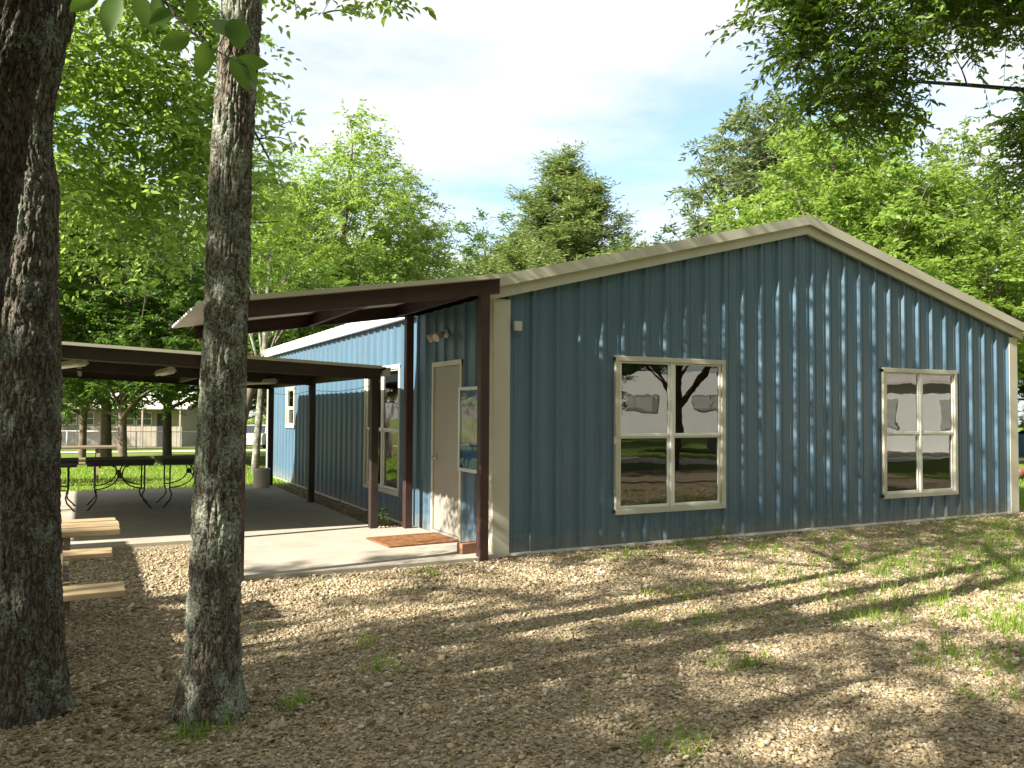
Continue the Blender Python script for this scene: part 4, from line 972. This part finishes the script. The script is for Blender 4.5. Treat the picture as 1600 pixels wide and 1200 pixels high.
# near tree crowns cut along planes through the camera, set by image pixel lines
def clear_sky(P):
    x, y, z = P.T
    return (z > 5.87+.227*x+.426*y) | (x < -2.53+.176*y) | (y < -8.6)
near_tree('front_tree', 'lichen covered trunk in front, standing between the slab and the camera', [(-3.33, -3.52, -.06), (-3.325, -3.545, .5), (-3.32, -3.56, 1.04), (-3.30, -3.61, 2.02), (-3.29, -3.64, 2.83), (-3.255, -3.69, 3.75), (-3.2, -3.7, 5.2)],
    [.145, .128, .118, .108, .100, .094, .08], 4, M_bark, [((-2.8, -2.6, 7.3), (2.7, 2.5, 3.1)), ((-1.75, -.4, 5.7), (.9, .8, .95), 2), ((-3.3, -1.4, 6.4), (1.9, .9, 2.6), 2.2)], 250, [(-3.2, -3.7, 5.1), (-3.1, -3.5, 6.5), (-2.9, -3.0, 8.2), (-2.8, -2.8, 9.6)], [.08, .07, .045, .02], keep=clear_sky, attach=(0.02, .9), T=4, per=10, spray=.5, leaf=.085, aspect=.48, prim=11, trunk_mesh=True)
def canopy_keep(P):  # crown cut by further planes through the camera, taken from image pixels
    x, y, z = P.T
    return ((z > 5.98+.233*x+.436*y) | (x < -2.09+.232*y)) & ((z > 2.75+.066*x+.115*y) | (x < -4.75)) & (y > -5.6)
near_tree('large_left_tree', 'thick rough barked trunk at the left edge with a leafy low crown', [(-4.17, -3.05, -.06), (-4.18, -3.06, .5), (-4.195, -3.07, 1.03), (-4.20, -3.10, 1.69), (-4.20, -3.12, 2.18), (-4.185, -3.14, 2.67), (-4.20, -3.14, 2.94), (-4.14, -3.19, 3.38), (-4.08, -3.22, 3.66), (-4.03, -3.2, 4.6)],
    [.188, .168, .160, .154, .142, .118, .094, .083, .073, .060], 9, M_bark_dark, [((-3.7, -.3, 4.2), (1.35, 1.2, 1.3), 3.2), ((-4.9, -.6, 5.0), (1.6, 1.6, 1.6), 1.2), ((-4.8, -2.2, 7.2), (2.4, 2.4, 2.2), .6), ((-2.75, .15, 3.95), (.75, .7, .75), 4), ((-3.6, .2, 3.2), (.8, .7, .5), 3)], 640, [(-4.03, -3.11, 4.5), (-4.2, -2.8, 6.0), (-4.5, -2.4, 8.4)], [.066, .05, .02], keep=canopy_keep, attach=(0.02, .9), T=4, per=10, spray=.5, leaf=.085, aspect=.48, prim=16, droop=.45, limb=.34, lm=M_leaf_lime)
near_tree('leaning_left_tree', 'dark leaning trunk in the upper left corner, nearest the camera', [(-4.72, -3.84, -.06), (-4.47, -4.01, 1.27), (-4.36, -4.10, 2.09), (-4.31, -4.14, 2.42), (-4.27, -4.17, 2.76), (-4.19, -4.23, 3.19), (-4.08, -4.28, 4.3)],
    [.17, .145, .128, .126, .124, .122, .11], 16, M_bark_dk2, [((-4.2, -4.4, 7.0), (2.2, 2.0, 2.2))], 80, [(-4.0, -4.3, 4.3), (-3.9, -4.3, 6), (-4, -4.3, 8.6)], [.11, .08, .03], keep=clear_sky, attach=(0.05, .9), T=4, per=9, spray=.5, leaf=.085, aspect=.48, prim=9)
# knot and branch stub on the large left trunk
# overhanging tree from the right: its trunk stands outside the picture, its limbs reach in
rt_tree = empty('overhanging_tree', (5.2, -7.2, 0)); tag(rt_tree, 'dark leafy boughs of a near tree reaching in at the upper right', 'tree')
b = np.array([5.2, -7.2, 0])
parts = crown_parts(71, [(tuple(np.array(e[0])-b),)+tuple(e[1:]) for e in [((1.30, -3.55, 4.52), (.60, .5, .5), 5), ((2.0, -3.95, 5.0), (.85, .7, .6), 5), ((1.0, -3.3, 4.75), (.4, .35, .35), 5), ((2.9, -3.9, 5.35), (.9, .8, .7), 4), ((1.8, -3.25, 4.25), (.5, .45, .42), 5), ((2.2, -4.6, 5.35), (1.2, .9, .7), 3), ((4.65, -3.3, 3.9), (.6, .5, .7), 5), ((4.2, -3.3, 4.3), (.4, .4, .4), 4), ((4.4, -5.8, 7.4), (3.2, 2.4, 1.9), .3)]], 900,
    [(0, 0, -.1), (0.05, .1, 2.0), (-.1, .3, 4.2), (-.2, .6, 7.6)], [.22, .17, .13, .04], lm=M_leaf, bm=M_bark_dark, near=True, T=4, per=13, spray=.42, leaf=.068, aspect=.42, droop=.35, limb=.26, prim=18, attach=(.5, .95), twigs=True, holes=1)
link('trunk', parts[0], rt_tree); link('crown', parts[1], rt_tree)

# trees standing outside the picture on the sunny side: their crowns dapple the yard and the gable
SG = 'trees shading the yard from the left'
sh_parts = crown_parts(41, [((0, 0, 6.2), (2.4, 2.4, 2.9)), ((.9, .5, 4.4), (1.5, 1.5, 1.1))], 100, [(0, 0, -.2), (.05, 0, 2), (.1, .1, 4.5), (0, .1, 8.6)], [.18, .14, .1, .03], T=6, per=13, spray=.62, leaf=.15, lm=M_leaf, bm=M_bark_far, prim=12, holes=9)
for k, (x, y, s, rz) in enumerate([(-9.2, -6.0, .8, 0), (-12.5, -3.9, 1.05, 2), (-16, -8.0, 1.2, 4), (-11.5, -9.2, 1.0, 1), (-19.0, -7.8, 1.4, 3), (-7.2, -8.3, .9, 5)]):
    tree('yard_shade_tree', sh_parts, 'tree left of the yard whose crown throws dappled shade on the gravel', (x, y, 0), rz, s, SG)
for k, (x, y, s, rz) in enumerate([(1.0, -13, 1.0, 0), (-4, -13.5, 1.1, 2), (6.2, -12.2, 1.1, 4), (10.2, -9.75, .9, 1), (11.0, -14.6, .38, 2), (14.2, -2.8, 1.1, 3), (-8.5, -13, 1.1, 5)]):  # off-frame trees added to cut the sky light on yard and gable
    T('round', 'yard_tree', 'off-frame tree across the yard, added to block sky light and fill window reflections', x, y, s, rz, 'trees across the yard')

# the twig with big leaves close to the camera, points baked from image pixels
hb = empty('hanging_twig', (-3.77, -5.66, 2.65)); tag(hb, 'twig with broad green leaves hanging in the upper left, close to the camera', 'twig'); b0 = Vector((-3.77, -5.66, 2.65))
pts = [Vector(p)-b0 for p in [(-3.86, -5.60, 2.85), (-3.77, -5.66, 2.65), (-3.72, -5.69, 2.575), (-3.65, -5.72, 2.52), (-3.60, -5.74, 2.49), (-3.57, -5.755, 2.475)]]
mb = MB(); mb.tube(pts, [.005, .0045, .004, .003, .0022, .0016], 6); mb.build('stem', M_bark_dark, hb)
tocam = Vector((-0.05, -0.95, -0.35))
for (x, y, z, dx, dz, ln, wd) in [(-3.88, -5.60, 2.66, -.25, -1, .115, .07), (-3.835, -5.63, 2.665, .45, -1, .11, .06), (-3.79, -5.65, 2.66, .25, -1, .09, .05), (-3.70, -5.69, 2.665, -.05, -1, .075, .045), (-3.71, -5.70, 2.55, -.9, -.6, .085, .06), (-3.665, -5.72, 2.535, -.2, -1, .10, .062), (-3.60, -5.74, 2.55, -.35, .35, .085, .075), (-3.60, -5.745, 2.60, .1, -1, .085, .075),
                                   (-3.605, -5.74, 2.50, .45, -1, .10, .055), (-3.595, -5.745, 2.49, 1, .05, .085, .048), (-3.575, -5.75, 2.48, .5, -.75, .06, .035), (-3.80, -5.66, 2.70, -.6, -.8, .09, .06), (-3.93, -5.57, 2.68, -.5, -.7, .1, .06), (-3.75, -5.67, 2.62, -.8, -.7, .075, .05)]:
    mb = MB(); nr = tocam+Vector((random.uniform(-.5, .5), 0, random.uniform(-.2, .6))); leaf_shape(mb, Vector((x, y, z))-b0, (dx, random.uniform(-.25, .25), dz), nr, ln, wd, .12, 7); q_ = Vector((x, y, z))-b0; st_ = min((p1*(1-t/8)+p2*(t/8) for p1, p2 in zip(pts, pts[1:]) for t in range(9)), key=lambda p: (p-q_).length); mb.tube([st_, q_*.5+st_*.5+Vector((0, 0, .004)), q_], [.0016, .0014, .0012], 5); mb.build('leaf', M_bigleaf, hb)

# ---------------------------------------------------------------- loose gravel and grass
def scatter(name, P, rot, scl, m, seed):
    me = bpy.data.meshes.new(name); me.vertices.add(len(P)); me.vertices.foreach_set('co', np.asarray(P, np.float32).ravel())
    for nm, arr in (('rot', rot), ('scl', scl)):
        a = me.attributes.new(nm, 'FLOAT_VECTOR', 'POINT'); a.data.foreach_set('vector', np.asarray(arr, np.float32).ravel())
    me.materials.append(m); o = link(name, me)
    ng = bpy.data.node_groups.new(name, 'GeometryNodeTree'); ng.interface.new_socket('Geometry', in_out='INPUT', socket_type='NodeSocketGeometry'); ng.interface.new_socket('Geometry', in_out='OUTPUT', socket_type='NodeSocketGeometry')
    n, l = ng.nodes, ng.links; gi = n.new('NodeGroupInput'); go = n.new('NodeGroupOutput'); iop = n.new('GeometryNodeInstanceOnPoints'); join = n.new('GeometryNodeJoinGeometry')
    for k in range(3):
        ico = n.new('GeometryNodeMeshIcoSphere'); ico.inputs['Radius'].default_value = 1; ico.inputs['Subdivisions'].default_value = 2
        sp = n.new('GeometryNodeSetPosition'); nt = n.new('ShaderNodeTexNoise'); nt.inputs['Scale'].default_value = 1.1; nt.noise_dimensions = '4D'; nt.inputs['W'].default_value = k*3.7
        sub = n.new('ShaderNodeVectorMath'); sub.operation = 'SUBTRACT'; sub.inputs[1].default_value = (.5, .5, .5); sca = n.new('ShaderNodeVectorMath'); sca.operation = 'SCALE'; sca.inputs['Scale'].default_value = 1.0
        l.new(nt.outputs['Color'], sub.inputs[0]); l.new(sub.outputs[0], sca.inputs[0]); l.new(ico.outputs[0], sp.inputs[0]); l.new(sca.outputs[0], sp.inputs['Offset'])
        sm = n.new('GeometryNodeSetShadeSmooth'); l.new(sp.outputs[0], sm.inputs[0]); smt = n.new('GeometryNodeSetMaterial'); smt.inputs['Material'].default_value = m; l.new(sm.outputs[0], smt.inputs[0])
        g2 = n.new('GeometryNodeGeometryToInstance'); l.new(smt.outputs[0], g2.inputs[0]); l.new(g2.outputs[0], join.inputs[0])
    l.new(gi.outputs[0], iop.inputs['Points']); l.new(join.outputs[0], iop.inputs['Instance']); iop.inputs['Pick Instance'].default_value = True
    for nm, sk in (('rot', 'Rotation'), ('scl', 'Scale')):
        a = n.new('GeometryNodeInputNamedAttribute'); a.data_type = 'FLOAT_VECTOR'; a.inputs['Name'].default_value = nm; l.new(a.outputs['Attribute'], iop.inputs[sk])
    l.new(iop.outputs[0], go.inputs[0])
    md = o.modifiers.new('scatter', 'NODES'); md.node_group = ng; return o

rs = np.random.default_rng(77)
n = 950000; P = np.stack([rs.uniform(-7.5, 10.5, n), rs.uniform(-7.2, 9.3, n), np.zeros(n)], 1)
d = np.hypot(P[:, 0]+3.94, P[:, 1]+8.02)
dens = np.clip(1.0-(d-6.0)/5.0, .22, 1.0)
infront = P[:, 1] < -.06; instrip = (P[:, 0] > -.62) & (P[:, 0] < -.05) & (P[:, 1] > 2.06); gap = (P[:, 0] < -2.72) & (P[:, 1] < 2.03)
ok = (infront | instrip | gap) & ~((P[:, 0] > -2.72) & (P[:, 0] < 0) & (P[:, 1] > -.21) & (P[:, 1] < 2.05)) & (rs.random(n) < dens)
ang = np.arctan2(P[:, 0]+3.94, P[:, 1]+8.02); ok &= (ang > -.75) & (ang < 1.35) & (d > 1.2)
P = P[ok]; n = len(P)
size = .0060*np.exp(rs.normal(size=n)*.40)*(1+.25*(d[ok] > 7)); size = np.clip(size, .003, .022)
scl = np.stack([size*rs.uniform(.9, 1.5, n), size*rs.uniform(.8, 1.2, n), size*rs.uniform(.45, .8, n)], 1)
P[:, 2] = .004+scl[:, 2]*rs.uniform(.2, .9, n)
rot = np.stack([rs.normal(size=n)*.35, rs.normal(size=n)*.35, rs.uniform(0, 6.28, n)], 1)
o = scatter('gravel', P, rot, scl, M_pebble, 1); tag(o, 'loose brown and tan pebbles lying over the yard', 'gravel', kind='stuff')

def blades(name, X, Y, Z, H, lean, wdt, label):
    n = len(X); a = rs.uniform(0, 6.28, n); q = np.stack([np.cos(a), np.sin(a), np.zeros(n)], 1); s = np.stack([-np.sin(a), np.cos(a), np.zeros(n)], 1)*(wdt*rs.uniform(.6, 1.2, n))[:, None]
    B = np.stack([X, Y, Z], 1); up_ = np.array([0, 0, 1.]); H = H[:, None]; ln = (lean*rs.uniform(.2, 1.3, n))[:, None]
    m1 = B+up_*H*.5+q*H*ln*.3; tp = B+up_*H*(1-.25*ln)+q*H*ln
    V = np.stack([B-s, B+s, m1+s*.8, m1-s*.8, tp], 1).reshape(-1, 3); b = np.arange(n)[:, None]*5
    F = np.concatenate([b+np.array([[0, 1, 2, 3]]), b+np.array([[3, 2, 4, 4]])], 1).reshape(-1, 4)
    # one quad and one triangle a blade
    me = bpy.data.meshes.new(name); Fq = (b+np.array([[0, 1, 2, 3]])); Ft = (b+np.array([[3, 2, 4]]))
    me.vertices.add(len(V)); me.vertices.foreach_set('co', V.astype(np.float32).ravel())
    loops = np.concatenate([Fq.ravel(), Ft.ravel()]).astype(np.int32); starts = np.concatenate([np.arange(n)*4, n*4+np.arange(n)*3]).astype(np.int32)
    me.loops.add(len(loops)); me.loops.foreach_set('vertex_index', loops); me.polygons.add(2*n); me.polygons.foreach_set('loop_start', starts)
    try: me.polygons.foreach_set('loop_total', np.concatenate([np.full(n, 4), np.full(n, 3)]).astype(np.int32))
    except Exception: pass
    me.polygons.foreach_set('use_smooth', np.ones(2*n, bool))
    me.update(calc_edges=True); me.validate(); me.materials.append(M_grass); o = link(name, me); tag(o, label, 'grass', kind='stuff'); return o
# tufts in the gravel, thicker towards the right
tx = []; 
spots = [(1.5, -3.6, .30, 60), (2.1, -4.3, .26, 70), (2.3, -3.9, .35, 80), (1.0, -4.6, .28, 60), (1.55, -4.9, .25, 60), (.2, -3.2, .3, 50), (-1.5, -4.9, .12, 22), (-.3, -4.1, .16, 30), (.55, -2.4, .25, 40), (1.7, -2.3, .4, 60), (2.9, -2.6, .4, 60), (4.2, -2.2, .6, 150), (4.9, -2.7, .6, 170), (5.4, -2.2, .6, 140), (5.1, -3.4, .5, 90), (3.6, -1.6, .5, 80), (3.0, -.9, .4, 70), (1.3, -.7, .25, 40), (2.2, -.45, .4, 50), (4.4, -.8, .5, 60), (-2.9, -3.6, .08, 16), (-3.4, -3.75, .09, 20), (-2.3, -3.2, .1, 16), (.6, -5.2, .2, 22), (2.6, -5.1, .3, 40), (-.9, -.6, .12, 14), (6.2, -1.6, .7, 170), (6.8, -.9, .7, 120), (5.8, -2.9, .6, 130), (4.5, -3.2, .5, 110), (3.9, -2.7, .5, 90), (7.6, -.6, .5, 90), (3.1, -2.1, .5, 80), (2.0, -3.3, .4, 80), (-2.2, -2.6, .1, 10), (3.4, -3.4, .45, 60)]
for (x, y, r, k) in spots:
    for _ in range(max(6, int(k*.6))):
        cx, cy2 = x+rs.normal()*r*.9, y+rs.normal()*r*.6; m_ = int(rs.integers(5, 13)); hh = rs.uniform(.035, .12)
        for _ in range(m_): tx.append((cx+rs.normal()*.022, cy2+rs.normal()*.022, hh*rs.uniform(.5, 1.4)))
for _ in range(3200):
    x, y = rs.uniform(-2.5, 9.5), rs.uniform(-5.5, -.1)
    if rs.random() < .10+.11*max(0, x):
        hh = rs.uniform(.015, .05)
        for _ in range(int(rs.integers(3, 9))): tx.append((x+rs.normal()*.02, y+rs.normal()*.02, hh*rs.uniform(.5, 1.4)))
tx = np.array(tx); blades('grass', tx[:, 0], tx[:, 1], np.full(len(tx), .004), tx[:, 2], 1.0, .0030, 'tufts of grass sprouting through the gravel')
# lawn grass where it is near enough to see
X = np.concatenate([rs.uniform(-8, .3, 26000), rs.uniform(9.3, 17, 16000), rs.uniform(-.6, 0, 500)]); Y = np.concatenate([rs.uniform(8.85, 22, 26000), rs.uniform(-.9, 9, 16000), rs.uniform(9.4, 12.2, 500)])
Zg = np.array([gz(x, y) for x, y in zip(X, Y)]); blades('lawn_grass', X, Y, Zg, rs.uniform(.03, .10, len(X)), .8, .007, 'short bright lawn grass behind the pavilion and beside the building')

# fallen twigs, dry leaves and bits of bark on the gravel
rs = np.random.default_rng(19); n = 1900
X = rs.uniform(-6, 9, n); Y = rs.uniform(-6.3, -.12, n); near_ = rs.random(n) < .22
X[near_] = np.where(rs.random(near_.sum()) < .5, -3.33, -4.17)+rs.normal(size=near_.sum())*.55; Y[near_] = -3.4+rs.normal(size=near_.sum())*.55
a = rs.uniform(0, 2*PI, n); M_litter = leaf_mat('dry_leaf', (0.11, 0.075, 0.04), (0.20, 0.145, 0.075), (0.17, 0.16, 0.07), 0.15, False, tcol=(0.3, 0.2, 0.08), rough=.7)
lit = leaf_mesh('leaf_litter', np.stack([X, Y, np.full(n, .014)+rs.uniform(0, .012, n)], 1), np.stack([np.cos(a), np.sin(a), rs.normal(size=n)*.2], 1), np.array([0, 0, 1.])+rs.normal(size=(n, 3))*.35, rs.uniform(.025, .07, n), .45, M_litter, True)
tag(link('leaf_litter', lit), 'dry brown leaves scattered over the gravel', 'leaves', kind='stuff')
mb = MB()
for _ in range(70):
    x, y = rs.uniform(-5, 6), rs.uniform(-6, -.3); a = rs.uniform(0, PI); l = rs.uniform(.08, .4); r_ = rs.uniform(.002, .005)
    mb.tube([(x, y, .016), (x+l*.5*math.cos(a)+rs.normal()*.015, y+l*.5*math.sin(a)+rs.normal()*.015, .022), (x+l*math.cos(a), y+l*math.sin(a), .014)], [r_, r_, r_*.5], 5)
tag(mb.build('fallen_twigs', M_bark_far), 'thin dry twigs lying on the gravel', 'twigs', kind='stuff')
